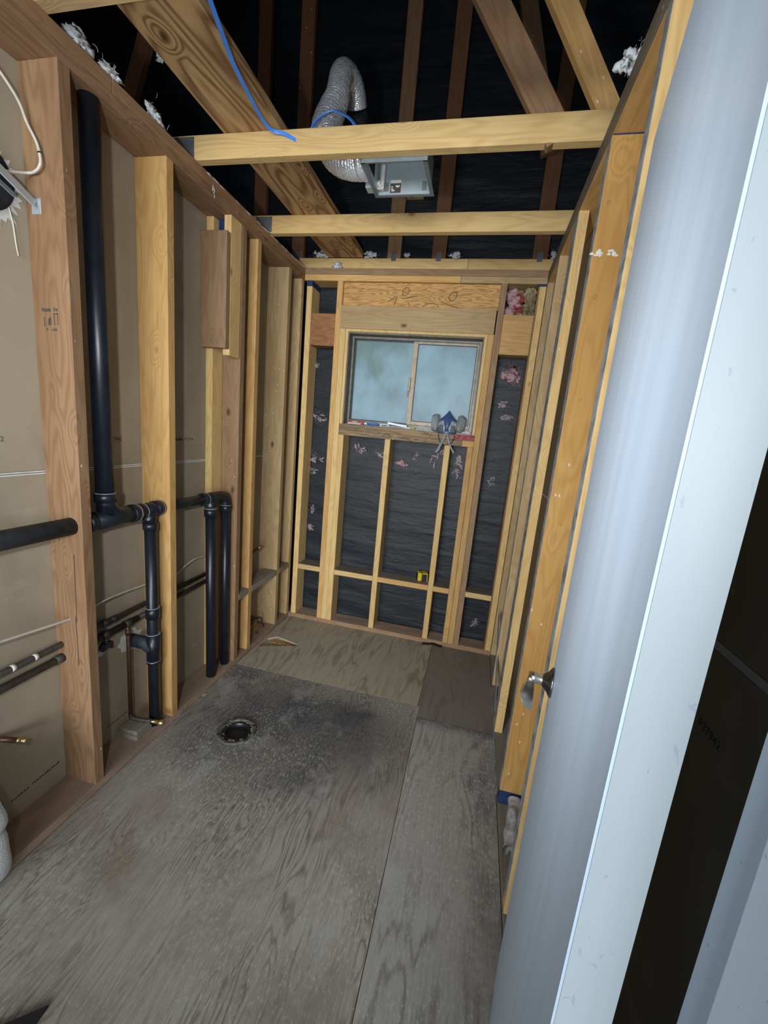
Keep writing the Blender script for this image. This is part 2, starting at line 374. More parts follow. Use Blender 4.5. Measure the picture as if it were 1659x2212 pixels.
def chamfer(h, b):
    hx, hy, hz = h
    if b <= 0:
        vs = [(sx * hx, sy * hy, sz * hz) for sx in (-1, 1) for sy in (-1, 1) for sz in (-1, 1)]
        return vs, [(0, 1, 3, 2), (4, 6, 7, 5), (0, 4, 5, 1), (2, 3, 7, 6), (0, 2, 6, 4), (1, 5, 7, 3)]
    vs = []; idx = {}
    for sx in (-1, 1):
        for sy in (-1, 1):
            for sz in (-1, 1):
                for a in range(3):
                    q = [sx * (hx - b), sy * (hy - b), sz * (hz - b)]; q[a] = (sx, sy, sz)[a] * h[a]
                    idx[(sx, sy, sz, a)] = len(vs); vs.append(tuple(q))
    fs = []
    for a in range(3):
        o1, o2 = (a + 1) % 3, (a + 2) % 3
        for s0 in (-1, 1):
            quad = []
            for (s1, s2) in ((-1, -1), (1, -1), (1, 1), (-1, 1)):
                k3 = [0, 0, 0]; k3[a] = s0; k3[o1] = s1; k3[o2] = s2; quad.append(idx[(*k3, a)])
            fs.append(tuple(quad if s0 > 0 else quad[::-1]))
            for (other, e) in ((o1, o2),):
                pass
        for s1 in (-1, 1):
            for s2 in (-1, 1):
                k0 = [0, 0, 0]; k1 = [0, 0, 0]
                k0[a], k0[o1], k0[o2] = -1, s1, s2; k1[a], k1[o1], k1[o2] = 1, s1, s2
                q = (idx[(*k0, o1)], idx[(*k1, o1)], idx[(*k1, o2)], idx[(*k0, o2)])
                fs.append(q if s1 * s2 > 0 else q[::-1])
    for sx in (-1, 1):
        for sy in (-1, 1):
            for sz in (-1, 1):
                t = tuple(idx[(sx, sy, sz, a)] for a in range(3)); fs.append(t if sx * sy * sz > 0 else t[::-1])
    return vs, fs

def board(name, mat, xr, yr, zr, axis='z', parent=None, bev=0.0016, label=None):
    """a length of lumber: its own mesh, grain along its long axis"""
    c = Vector(((xr[0] + xr[1]) / 2, (yr[0] + yr[1]) / 2, (zr[0] + zr[1]) / 2))
    d = (abs(xr[1] - xr[0]) / 2, abs(yr[1] - yr[0]) / 2, abs(zr[1] - zr[0]) / 2)
    if axis == 'z': h = d; rot = (0, 0, 0)
    elif axis == 'y': h = (d[0], d[2], d[1]); rot = (-math.pi / 2, 0, 0)
    else: h = (d[2], d[1], d[0]); rot = (0, math.pi / 2, 0)
    vs, fs = chamfer(h, bev)
    me = bpy.data.meshes.new(name); me.from_pydata(vs, [], fs); me.update(); me.materials.append(M[mat])
    o = bpy.data.objects.new(name, me); C.objects.link(o); o.rotation_euler = rot
    o.location = c - (world_loc(parent) if parent else Vector((0, 0, 0)))
    if parent: o.parent = parent
    if label: o['label'] = label
    return o
def beam2(name, mat, a, b, wdt, thk, up=(0, 1, 0), parent=None):
    """lumber between two points; thk measured along 'up'"""
    a, b = Vector(a), Vector(b); z = (b - a).normalized(); y = Vector(up); y = (y - z * y.dot(z)).normalized(); x = y.cross(z)
    vs, fs = chamfer((wdt / 2, thk / 2, (b - a).length / 2), 0.0016)
    me = bpy.data.meshes.new(name); me.from_pydata(vs, [], fs); me.update(); me.materials.append(M[mat])
    o = bpy.data.objects.new(name, me); C.objects.link(o)
    o.rotation_euler = Matrix((x, y, z)).transposed().to_euler()
    o.location = (a + b) / 2 - (world_loc(parent) if parent else Vector((0, 0, 0)))
    if parent: o.parent = parent
    return o
def thing(name, label, cat, loc=(0, 0, 0), group=None):
    o = bpy.data.objects.new(name, None); C.objects.link(o); o.location = loc; o.empty_display_size = 0.05
    return tag(o, label, cat, group)
def tag(o, label, cat, group=None):
    o['label'] = label; o['category'] = cat
    if group: o['group'] = group
    return o
def struct(o, label=None):
    o['kind'] = 'structure'
    if label: o['label'] = label
    return o
def printed(name, body, size, origin, xdir, ydir, mat, parent, shear=0.0, lift=0.0006):
    """flat lettering as a thin mesh lying on a surface"""
    cu = bpy.data.curves.new(name, 'FONT'); cu.body = body; cu.size = size; cu.extrude = 0.0; cu.resolution_u = 2
    t = bpy.data.objects.new(name, cu); C.objects.link(t)
    dg = bpy.context.evaluated_depsgraph_get(); me = bpy.data.meshes.new_from_object(t.evaluated_get(dg))
    bpy.data.objects.remove(t, do_unlink=True)
    x, y = Vector(xdir).normalized(), Vector(ydir).normalized(); nz = x.cross(y); o0 = Vector(origin) + nz * lift
    base = world_loc(parent)
    for v in me.vertices: v.co = o0 + x * v.co.x + y * v.co.y - base
    me.materials.clear(); me.materials.append(M[mat]); me.name = name
    o = bpy.data.objects.new(name, me); C.objects.link(o); o.parent = parent
    return o
def smooth_path(pts, n=8):
    pts = [Vector(p) for p in pts]; out = []
    for i in range(len(pts) - 1):
        p0 = pts[max(i - 1, 0)]; p1 = pts[i]; p2 = pts[i + 1]; p3 = pts[min(i + 2, len(pts) - 1)]
        for j in range(n):
            t = j / n
            out.append(0.5 * ((2 * p1) + (p2 - p0) * t + (2 * p0 - 5 * p1 + 4 * p2 - p3) * t * t + (3 * p1 - p0 - 3 * p2 + p3) * t ** 3))
    out.append(pts[-1]); return out

# ================================================================== FLOOR
floor = struct(MB().box(-0.16, 1.72, -1.2, 2.42, -0.05, -0.018).build('floor', 'plate'), 'subfloor under worn plywood sheets')
def sheet(name, outline, holes, mat, label, z=0.0, th=0.0165):
    """plywood sheet with real cut-outs: outline and holes are xy polygons"""
    bm = bmesh.new()
    edges = []
    for poly in [outline] + holes:
        vs = [bm.verts.new((x, y, 0)) for x, y in poly]
        edges += [bm.edges.new((vs[i], vs[(i + 1) % len(vs)])) for i in range(len(vs))]
    r = bmesh.ops.triangle_fill(bm, edges=edges, use_beauty=True, normal=(0, 0, 1))
    for f in bm.faces:
        if f.normal.z < 0: f.normal_flip()
    ex = bmesh.ops.extrude_face_region(bm, geom=list(bm.faces))
    for v in [g for g in ex['geom'] if isinstance(g, bmesh.types.BMVert)]: v.co.z -= th
    bmesh.ops.recalc_face_normals(bm, faces=bm.faces)
    me = bpy.data.meshes.new(name); bm.to_mesh(me); bm.free(); me.materials.append(M[mat])
    o = bpy.data.objects.new(name, me); C.objects.link(o); o.parent = floor; o['label'] = label; o.location = (0, 0, z)
    return o
FC = (0.318, 1.066)
circ = lambda c, r, n=36: [(c[0] + r * math.cos(2 * math.pi * i / n), c[1] + r * math.sin(2 * math.pi * i / n)) for i in range(n)]
sheet('plywood_sheet', [(0.004, -1.0), (1.150, -1.0), (1.128, 1.5525), (0.004, 1.5525)], [circ(FC, 0.072)], 'plyA', 'worn grey plywood sheet with dark stains')
sheet('plywood_sheet', [(1.1525, -1.0), (1.522, -1.0), (1.522, 1.462), (1.131, 1.462)], [], 'plyB', 'scuffed pale plywood sheet along the door side')
sheet('plywood_sheet', [(1.1225, 1.4635), (1.522, 1.4635), (1.522, 2.262), (1.1225, 2.262)], [], 'plyC', 'smooth brown sheet in the far right corner', z=-0.001)
sheet('plywood_sheet', [(0.004, 1.5555), (1.120, 1.5555), (1.120, 2.262), (0.004, 2.262)], [[(0.022, 1.786), (0.262, 1.884), (0.250, 1.900), (0.078, 1.944), (0.028, 1.9)]], 'plyD', 'newer tan plywood sheet with a wedge-shaped cut-out')
o = board('packing_strip', 'cathedral', (0.05, 0.30), (1.88, 1.96), (-0.0175, -0.011), 'x', floor)

# ================================================================== LEFT WALL (2x6 plumbing wall)
wl = struct(MB().box(-0.166, -0.1532, -0.3, 2.40, -0.02, 2.47).build('wall_left', 'drywall'), 'open left stud wall with plumbing and grey drywall backing')
def drywall(name, x0, x1, y0, y1, z0, z1, parent):
    m = MB().box(x0, x1, y0, y1, z0, z1, 0.002); return m.build(name, 'drywall', parent)
drywall('drywall_sheet', -0.153, -0.140, -0.3, 2.40, 0.0, 1.2185, wl)
drywall('drywall_sheet', -0.153, -0.140, -0.3, 2.40, 1.2305, 2.40, wl)
MB().box(-0.1515, -0.1405, -0.3, 2.40, 1.2188, 1.2232).build('drywall_edge', 'white', wl)
MB().box(-0.1515, -0.1405, -0.3, 2.40, 1.2258, 1.2302).build('drywall_edge', 'white', wl)
board('bottom_plate', 'plate', (-0.14, 0.0), (-0.3, L), (-0.017, ZP), 'y', wl)
board('top_plate', 'redbrown', (-0.14, 0.0), (-0.3, L), (ZT, 2.422), 'y', wl)
board('top_plate', 'brown', (-0.14, 0.0), (-0.3, 0.79), (2.4225, ZJ), 'y', wl)
board('top_plate', 'brown', (-0.14, 0.0), (0.792, L + 0.14), (2.4225, ZJ), 'y', wl)
stud = lambda mat, y, x0=-0.14, x1=0.0, z0=ZP, z1=ZT, d=0.038, par=wl, nm='stud': board(nm, mat, (x0, x1), (y, y + d), (z0, z1), 'z', par)
st1 = stud('redbrown', 0.611); st2 = stud('orange', 1.019); stud('red', 1.532); stud('orange', 1.675); stud('tan', 2.040); stud('tan', 2.226)
stud('yellow', 1.444, -0.139, -0.101, d=0.086)
stud('yellow', 1.434, -0.037, 0.0, z0=1.758, d=0.089, nm='backing_stud')
board('backing_board', 'red', (-0.139, 0.0), (1.401, 1.4335), (1.786, 2.304), 'z', wl)
MB().box(-0.09, -0.045, 1.47, 1.529, 2.28, 2.382).build('blue_end_paint', 'bluepaint', wl)
for (a, b) in ((1.570, 1.675), (1.713, 2.040), (2.078, 2.226)):
    board('blocking', 'dusty', (-0.098, 0.001), (a, b), (0.404, 0.442), 'y', wl)
# printed marks and dust on the wall
for (y, body) in ((0.430, 'P37942'), (0.858, 'P37942'), (1.288, 'P37940'), (1.80, 'P37942')):
    printed('printed_lettering', body, 0.022, (-0.14, y, 1.327), (0, 1, 0), (0, 0, 1), 'ink', wl)
rg = random.Random(2)
def smudges(y0, y1, z0, slope, h, nm='faded_print'):                 # print too faint to read
    m = MB(); y = y0
    while y < y1:
        w_ = rg.uniform(0.003, 0.008); z = z0 + (y - y0) * slope
        m.box(-0.1400, -0.1394, y, y + w_, z, z + h * rg.uniform(0.5, 1.0)); y += w_ + rg.uniform(0.001, 0.004)
    m.build(nm, 'ink', wl)['kind'] = 'stuff'
smudges(1.215, 1.275, 1.328, 0.0, 0.013); smudges(0.42, 0.475, 0.098, 0.06, 0.007); smudges(0.49, 0.585, 0.104, 0.06, 0.009); smudges(0.80, 0.90, 0.098, 0.05, 0.007)
def stamp_row(x0, x1, z0, z1, step):
    m = MB(); x = x0
    while x < x1: m.box(x, min(x1, x + step * rg.uniform(.5, .95)), 0.6102, 0.6108, z0, z1 - rg.uniform(0, .25) * (z1 - z0)); x += step
    m.build('lumber_stamp', 'ink', wl)['kind'] = 'stuff'
stamp_row(-0.107, -0.074, 1.728, 1.739, 0.0062); stamp_row(-0.062, -0.047, 1.730, 1.740, 0.0085); stamp_row(-0.094, -0.086, 1.674, 1.681, 0.004); stamp_row(-0.073, -0.053, 1.673, 1.680, 0.0055)
m = MB()
for (a, b, c_, d_) in ((-0.101, -0.098, 1.688, 1.712), (-0.101, -0.096, 1.686, 1.689), (-0.085, -0.081, 1.688, 1.708), (-0.080, -0.074, 1.690, 1.712), (-0.063, -0.0605, 1.690, 1.722), (-0.050, -0.0475, 1.690, 1.724), (-0.063, -0.048, 1.721, 1.7245)): m.box(a, b, 0.6102, 0.6108, c_, d_)
m.build('lumber_stamp', 'ink', wl)['kind'] = 'stuff'
for (z0, z1, x, tl) in ((0.70, 0.95, -0.0430, 0.004), (0.53, 0.72, -0.0445, -0.003)):
    beam2('drying_crack', 'ink', (x, 0.6106, z0), (x + tl, 0.6106, z1), 0.0022, 0.0012, (0, 1, 0), wl)
rg = random.Random(15); pr_ = MB()
for i in range(34):
    y_ = 1.25 + rg.random() * 1.0; pr_.blob((0.0006, y_, 2.4585 - rg.random() * 0.004), (0.0012, rg.uniform(.008, .03), rg.uniform(.0015, .004)), i, 0.4, 1)
for i in range(9): pr_.blob((0.0004, 1.30 + rg.uniform(-.01, .01), 2.40 + rg.uniform(-.012, .03)), (0.001, 0.003, rg.uniform(.004, .009)), i + 50, 0.5, 1)
pr_.build('plaster_residue', 'white', wl)['kind'] = 'stuff'

# ================================================================== BACK WALL (window wall and gable end)
def felt_mesh():
    xs = [-2.3 + i * 0.02 for i in range(int(4.9 / 0.02) + 1)]; zs = [-0.02 + i * 0.0155 for i in range(int(5.0 / 0.0155) + 1)]
    rg = random.Random(3); m = MB(); nz = len(zs)
    waves = [(rg.uniform(2, 9), rg.uniform(16, 46), rg.uniform(0, 6), rg.uniform(0.25, 1.0)) for _ in range(11)]
    laps = [0.045 + 0.145 * i for i in range(40)]
    vs = []
    for x in xs:
        for z in zs:
            y = sum(a * math.sin(fx * x + 1.6 * math.sin(z * 2.1 + ph) + fz * z + ph) for fx, fz, ph, a in waves) * 0.0011
            env = 0.35 + 0.65 * max(0, math.sin(x * 3.3 + 0.9 * math.sin(z * 1.7))) ; y *= env
            for lz in laps:
                d = z - lz - 0.006 * math.sin(x * 2.3 + lz * 9)
                if abs(d) < 0.03: y += -0.0028 * math.exp(-(d / 0.006) ** 2)
            vs.append((x, 2.408 + y, z))
    fs = []
    for i in range(len(xs) - 1):
        for j in range(nz - 1):
            xc, zc = xs[i] + 0.01, zs[j] + 0.008
            if 0.33 < xc < 1.20 and 1.505 < zc < 2.075: continue
            fs.append((i * nz + j, i * nz + j + 1, (i + 1) * nz + j + 1, (i + 1) * nz + j))
    return m.add(vs, fs)
wb = struct(felt_mesh().build('wall_back', 'felt', smooth=True), 'black building felt behind the window wall and gable studs')
YB = L + 0.14 - 0.006
bst = lambda mat, x0, x1, z0=ZP, z1=2.386, nm='stud', y0=L: board(nm, mat, (x0, x1), (y0, YB), (z0, z1), 'z', wb)
board('bottom_plate', 'plate', (-0.14, W + 0.089), (L + 0.0005, YB), (-0.017, ZP), 'x', wb)
board('plate_edge', 'red', (0.0, W), (L - 0.001, L + 0.0002), (-0.0005, 0.0285), 'x', wb, bev=0)
board('top_plate', 'orange', (0.0005, 1.02), (L, YB), (2.386, 2.423), 'x', wb)
board('top_plate', 'tan', (1.0215, W - 0.001), (L, YB), (2.386, 2.423), 'x', wb)
board('top_plate', 'red', (0.0005, W - 0.001), (L, YB), (2.424, ZJ), 'x', wb)
board('gable_chord', 'yellow', (-2.2, 1.045), (L + 0.08, L + 0.118), (2.4625, 2.551), 'x', wb)
board('gable_chord', 'yellow', (1.0465, 2.5), (L + 0.08, L + 0.118), (2.4625, 2.551), 'x', wb)
bst('yellow', 0.019, 0.057)
bst('orange', 0.231, 0.2685)
bst('yellow', 0.2690, 0.3065, z1=2.098)
bst('yellow', 0.3070, 0.3445, z1=1.4085)
bst('yellow', 0.638, 0.676, z1=1.4085); bst('yellow', 1.041, 1.078, z1=1.4085)
bst('orange', 1.188, 1.224, z1=1.4085); bst('orange', 1.2255, 1.2625, z1=2.098); bst('red', 1.264, 1.301)
bst('yellow', 1.486, 1.5225); board('stud', 'red', (1.477, 1.4855), (L + 0.002, YB), (ZP, 2.386), 'z', wb)
MB().box(0.0185, 0.0575, L - 0.0006, YB, 2.35, 2.3855).build('blue_end_paint', 'bluepaint', wb)
MB().box(1.475, 1.5232, L - 0.0008, L + 0.05, 2.372, 2.3858).build('blue_end_paint', 'bluepaint', wb)
hd = board('header', 'header', (0.269, 1.2635), (L + 0.022, YB), (2.2405, 2.3855), 'x', wb); hd['label'] = 'upper header board with pencil scribbles'
board('header', 'tan', (0.2675, 1.2575), (L - 0.001, L + 0.088), (2.0985, 2.240), 'x', wb)
board('blocking', 'rust', (0.0575, 0.2305), (L + 0.004, L + 0.09), (1.985, 2.187), 'x', wb)
board('blocking', 'orange', (1.302, 1.4765), (L + 0.004, L + 0.09), (1.986, 2.214), 'x', wb)
for (a, b, mt) in ((0.0575, 0.2305, 'yellow'), (0.345, 0.6375, 'yellow'), (0.6765, 1.0405, 'orange'), (1.0785, 1.1875, 'orange'), (1.3015, 1.4765, 'yellow')):
    board('blocking', mt, (a, b), (L + 0.001, YB), (0.393, 0.430), 'x', wb)
    board('blocking_dust', 'dusty', (a, b), (L + 0.004, YB), (0.4301, 0.4312), 'x', wb, bev=0)
board('sill', 'stainsill', (0.308, 1.2245), (L + 0.001, YB), (1.447, 1.484), 'x', wb)
board('sill', 'stainsill', (0.308, 1.15), (L, YB), (1.409, 1.4465), 'x', wb)
board('sill', 'orange', (1.1505, 1.2245), (L, YB), (1.409, 1.4465), 'x', wb)
MB().box(1.095, 1.2235, L - 0.0004, L + 0.05, 1.450, 1.4843).build('red_paint_patch', 'faderedpaint', wb)
# gable studs above the plate
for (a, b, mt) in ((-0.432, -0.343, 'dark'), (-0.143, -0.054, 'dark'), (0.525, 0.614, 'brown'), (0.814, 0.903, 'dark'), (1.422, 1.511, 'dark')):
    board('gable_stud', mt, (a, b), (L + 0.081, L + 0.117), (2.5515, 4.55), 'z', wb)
    pm = MB().box((a + b) / 2 - 0.016, (a + b) / 2 + 0.016, L + 0.0785, L + 0.0800, 2.535, 2.588)
    for i in range(3):
        for j in range(5): pm.box((a + b) / 2 - 0.012 + i * 0.009, (a + b) / 2 - 0.007 + i * 0.009, L + 0.0765, L + 0.0786, 2.538 + j * 0.010, 2.543 + j * 0.010)
    pm.build('truss_plate', 'gang', wb)
beam2('gable_brace', 'brown', (1.43, L + 0.05, 3.08), (1.09, L + 0.05, 4.2), 0.089, 0.036, (0, 1, 0), wb)
# pencil scribbles on the header
def scribble(pts, closed=False):
    P = [(x, L + 0.0205, z) for x, z in pts]
    MB().tube(smooth_path(P, 5), 0.0017, 5).build('pencil_mark', 'pencil', wb)
def oval(cx, cz, rx, rz, tilt=0.3):
    return [(cx + rx * math.cos(a) + tilt * rz * math.sin(a), cz + rz * math.sin(a)) for a in [2 * math.pi * i / 14 for i in range(16)]]
scribble(oval(0.683, 2.335, 0.020, 0.024)); scribble(oval(0.982, 2.314, 0.022, 0.026))
scribble([(0.57, 2.272), (0.60, 2.292), (0.628, 2.303), (0.622, 2.278), (0.612, 2.248)])
scribble([(0.66, 2.296), (0.69, 2.297), (0.72, 2.305), (0.76, 2.312)]); scribble([(0.70, 2.275), (0.712, 2.262), (0.716, 2.247)])
scribble([(0.80, 2.250), (0.825, 2.266), (0.86, 2.270), (0.89, 2.262), (0.90, 2.246)]); scribble([(0.915, 2.282), (0.96, 2.265), (1.03, 2.246)])

# ---- window
wn = struct(MB().box(0.3085, 0.327, L + 0.0005, L + 0.128, 1.4845, 2.0975, 0.001).box(1.2065, 1.2245, L + 0.0005, L + 0.128, 1.4845, 2.0975, 0.001)
            .box(0.327, 1.2065, L + 0.0005, L + 0.128, 2.081, 2.0975, 0.001).build('window_1', 'yellow'), 'frosted sliding window in a weathered wooden reveal')
wj = MB().box(0.3272, 0.3345, L + 0.006, L + 0.128, 1.4845, 2.081).box(1.199, 1.2062, L + 0.006, L + 0.128, 1.4845, 2.081).box(0.3345, 1.199, L + 0.006, L + 0.128, 2.0705, 2.0808)
wj.build('window_reveal', 'weathered', wn)
fr = MB()
for (x0, x1, z0, z1) in ((0.335, 0.3515, 1.4965, 2.07), (1.180, 1.1985, 1.4965, 2.07), (0.3515, 1.180, 2.0545, 2.07), (0.3515, 1.180, 1.4845, 1.5185)):
    fr.box(x0, x1, L + 0.072, L + 0.125, z0, z1, 0.0015)
fr.build('window_frame', 'alu', wn)
def sash(x0, x1, z0, z1, y0, y1, wl_, wr, wt, wb_, mat, nm):
    m = MB(); m.box(x0, x0 + wl_, y0, y1, z0, z1, 0.0015); m.box(x1 - wr, x1, y0, y1, z0, z1, 0.0015)
    m.box(x0 + wl_, x1 - wr, y0, y1, z1 - wt, z1, 0.0015); m.box(x0 + wl_, x1 - wr, y0, y1, z0, z0 + wb_, 0.0015)
    s_ = m.build(nm, mat, wn)
    g = MB().box(x0 + wl_ - 0.003, x1 - wr + 0.003, (y0 + y1) / 2 - 0.002, (y0 + y1) / 2 + 0.002, z0 + wb_ - 0.003, z1 - wt + 0.003).build('pane', 'glass', s_)
    e = 0.0035; q = MB(); a, b, c_, d_ = x0 + wl_, x1 - wr, z0 + wb_, z1 - wt; yq = (y0 + y1) / 2 - 0.0065
    for bx in ((a, a + e, c_, d_), (b - e, b, c_, d_), (a + e, b - e, d_ - e, d_), (a + e, b - e, c_, c_ + e)): q.box(bx[0], bx[1], yq, yq + 0.004, bx[2], bx[3])
    q.build('glazing_seal', 'seal', s_)
sash(0.3517, 0.790, 1.5187, 2.0543, L + 0.098, L + 0.115, 0.003, 0.026, 0.003, 0.003, 'alu', 'fixed_sash')
sash(0.757, 1.1798, 1.5187, 2.0543, L + 0.078, L + 0.096, 0.031, 0.010, 0.015, 0.024, 'bronze', 'sliding_sash')
MB().box(0.748, 0.762, L + 0.064, L + 0.078, 1.735, 1.82, 0.003).box(0.744, 0.752, L + 0.054, L + 0.066, 1.70, 1.735, 0.002).build('window_latch', 'bronze', wn)
MB().box(0.335, 1.199, L + 0.030, L + 0.071, 1.4845, 1.4890).build('sill_track', 'alu', wn)

# ================================================================== RIGHT WALL (2x4)
XR = W + 0.089
wr = struct(MB().box(XR + 0.0135, XR + 0.026, -0.3, 2.40, -0.02, 2.47).build('wall_right', 'drywall'), 'open right stud wall behind the door')
drywall('drywall_sheet', XR, XR + 0.013, -0.3, 2.40, 0.0, 1.2115, wr)
drywall('drywall_sheet', XR, XR + 0.013, -0.3, 2.40, 1.2235, 2.40, wr)
MB().box(XR + 0.0005, XR + 0.012, -0.3, 2.40, 1.2117, 1.2233).build('drywall_edge', 'paper', wr)
printed('printed_lettering', 'P37942', 0.018, (XR, 0.130, 1.098), (0, -1, 0), (0, 0, 1), 'ink', wr)
board('bottom_plate', 'dusty', (W + 0.0005, XR - 0.001), (-0.3, L), (-0.017, ZP - 0.004), 'y', wr)
board('top_plate', 'orange', (W, XR - 0.001), (-0.3, L), (ZT, 2.422), 'y', wr)
board('top_plate', 'weathered', (W, XR - 0.001), (-0.3, L + 0.14), (2.4225, ZJ), 'y', wr)
board('plate_face', 'weathered', (W - 0.0012, W - 0.0002), (-0.3, L), (ZT + 0.001, 2.4215), 'y', wr, bev=0)
rst = lambda mat, y0, y1, x0=W, x1=XR - 0.001: board('stud', mat, (x0, x1), (y0, y1), (ZP - 0.004, ZT), 'z', wr)
rst('tan', 0.212, 0.250); rst('yellow', 0.622, 0.660); rst('gold', 1.030, 1.068); rst('yellow', 1.452, 1.541, W, W + 0.038); rst('tan', 1.865, 1.903); rst('tan', 2.2275, 2.2645)
for (y0, y1) in ((0.622, 0.660), (1.030, 1.068), (1.452, 1.541), (1.865, 1.903)):
    MB().box(W - 0.0012, W - 0.0002, y0 + 0.001, y1 - 0.001, 0.08, ZT - 0.004).build('old_adhesive', 'greypaint', wr)
MB().box(W - 0.0005, XR - 0.0005, 1.0293, 1.0688, ZP - 0.003, 0.088).build('blue_end_paint', 'bluepaint', wr)
MB().box(W + 0.001, XR - 0.002, 1.0294, 1.0300, ZT - 0.004, ZT).build('blue_end_paint', 'bluepaint', wr)
MB().box(W - 0.0018, W - 0.0004, 1.10, 1.86, -0.001, 0.0262).build('plate_paint', 'greypaint', wr)
for (z, x) in ((2.20, 0.0), (1.935, 0.02), (1.62, 0.045), (1.20, 0.06), (0.62, 0.03)):
    MB().lathe([(0.0, -0.0035), (0.0045, -0.0035), (0.0052, -0.001), (0.0052, 0.002)], (W + 0.022 + x * 0.4, 1.030, z), (0, -1, 0), 10).build('nail_head', 'gang', wr)
pl = MB()
rg = random.Random(5)
for (xx, zz) in ((W + 0.012, 2.06), (W + 0.060, 2.062)):
    for i in range(7): pl.blob((xx + rg.uniform(-.012, .012), 1.0292, zz + rg.uniform(-.008, .008)), (0.007, 0.001, 0.004), i, 0.5, 1)
pl.build('plaster_splash', 'white', wr)['kind'] = 'stuff'
# baseboard remnant leaning in the corner bay
beam2('torn_paper_strip', 'greypaint', (W + 0.006, 2.15, 0.36), (W + 0.006, 1.60, 0.05), 0.05, 0.004, (1, 0, 0), wr)

# ================================================================== CEILING (truss chords, webs, roof deck)
rd = MB()
rd.add([(-3.2, -2.6, 3.3), (0.9, -2.6, 5.0), (0.9, 2.6, 5.0), (-3.2, 2.6, 3.3), (4.6, -2.6, 3.45), (4.6, 2.6, 3.45),
        (-3.2, -2.6, 2.0), (4.6, -2.6, 2.0), (-3.2, 2.6, 2.0), (4.6, 2.6, 2.0)],
       [(0, 1, 2, 3), (1, 4, 5, 2), (0, 3, 8, 6), (4, 7, 9, 5)])
rd.add([(-3.2, -2.6, 2.52), (4.6, -2.6, 2.52), (4.6, -2.6, 3.45), (0.9, -2.6, 5.0), (-3.2, -2.6, 3.3)], [(0, 1, 2, 3, 4)])
ce = struct(rd.build('ceiling', 'roofwood'), 'open attic with dark roof deck above the joists')
MB().box(-3.0, -0.153, -2.6, 2.40, 2.40, 2.43).build('ceiling_board', 'roofwood', ce)
MB().box(XR + 0.013, 4.4, -2.6, 2.40, 2.40, 2.43).build('ceiling_board', 'roofwood', ce)
MB().box(-0.153, XR + 0.013, -2.6, -0.3, 2.40, 2.43).build('ceiling_board', 'drywall', ce)
def truss(y, mt):
    j = board('joist', mt, (-0.9, 2.2), (y, y + 0.038), (ZJ + 0.0005, 2.551), 'x', ce)
    return j
truss(0.557, 'tan'); j1 = truss(1.187, 'orange'); j2 = truss(1.800, 'yellow')
j1.active_material = M['yellow']
def gang(x0, x1, z0, z1, y):
    m = MB().box(x0, x1, y - 0.0015, y - 0.0002, z0, z1)
    nx = int((x1 - x0) / 0.011); nz = int((z1 - z0) / 0.016)
    for i in range(nx):
        for k2 in range(nz): m.box(x0 + 0.003 + i * 0.011, x0 + 0.008 + i * 0.011, y - 0.004, y - 0.0014, z0 + 0.003 + k2 * 0.016, z0 + 0.013 + k2 * 0.016)
    m.build('truss_plate', 'gang', ce)
gang(-0.10, -0.010, 2.470, 2.545, 1.187); gang(-0.09, 0.006, 2.470, 2.545, 1.800)
beam2('truss_web', 'brown', (1.389, 1.206, 2.475), (0.955, 1.206, 3.12), 0.089, 0.036, (0, 1, 0), ce)
beam2('truss_web', 'orange', (1.577, 1.206, 2.475), (1.180, 1.206, 3.12), 0.070, 0.036, (0, 1, 0), ce)
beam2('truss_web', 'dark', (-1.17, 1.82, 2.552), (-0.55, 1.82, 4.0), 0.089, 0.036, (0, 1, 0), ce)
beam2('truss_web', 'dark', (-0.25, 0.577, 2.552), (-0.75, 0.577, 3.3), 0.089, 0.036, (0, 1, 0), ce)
pk = board('plank', 'cathedral', (0.122, 0.368), (0.30, 2.338), (2.5515, 2.5895), 'y')
tag(pk, 'wide grained plank laid flat across the tops of the ceiling joists', 'plank')

# ================================================================== DOOR
N = Vector((1.3675, -0.2230, 0)); F = Vector((1.4990, 0.4757, 0)); U = (F - N).normalized(); NV = Vector((U.y, -U.x, 0))
def door_pt(s, t, z): return N + U * s + NV * t + Vector((0, 0, z))     # s from hinge, t into thickness
def slab(s0, s1, t0, t1, z0, z1, bev=0.0):
    m = MB(); rot = Matrix((U, NV, Vector((0, 0, 1)))).transposed()
    vs, fs = chamfer(((s1 - s0) / 2, (t1 - t0) / 2, (z1 - z0) / 2), bev)
    c = Vector(((s0 + s1) / 2, (t0 + t1) / 2, (z0 + z1) / 2))
    return m.add([N + rot @ (Vector(q) + c) for q in vs], fs)
dr = struct(slab(0.0012, 0.711, 0, 0.035, 0.012, 2.032, 0.0012).build('door_1', 'doorface'), 'open blue-white flush door on the right')
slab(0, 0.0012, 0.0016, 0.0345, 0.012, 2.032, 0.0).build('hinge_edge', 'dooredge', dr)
hz = 0.950; hs = 0.711 - 0.058
hp = lambda s, t, z: door_pt(hs + s, t, hz + z)
rose = MB().lathe([(0.0, 0.0), (0.033, 0.0), (0.0335, 0.003), (0.030, 0.006), (0.022, 0.011), (0.0135, 0.021), (0.012, 0.022)], hp(0, 0, 0), -NV, 32).build('door_handle', 'darknickel', dr, smooth=True)
MB().lathe([(0.0118, 0.018), (0.0118, 0.036), (0.0125, 0.037), (0.0125, 0.047), (0.0, 0.048)], hp(0, 0, 0), -NV, 24).build('handle_neck', 'nickel', rose, smooth=True)
lv = MB(); pts = []; n = 14
secs = []
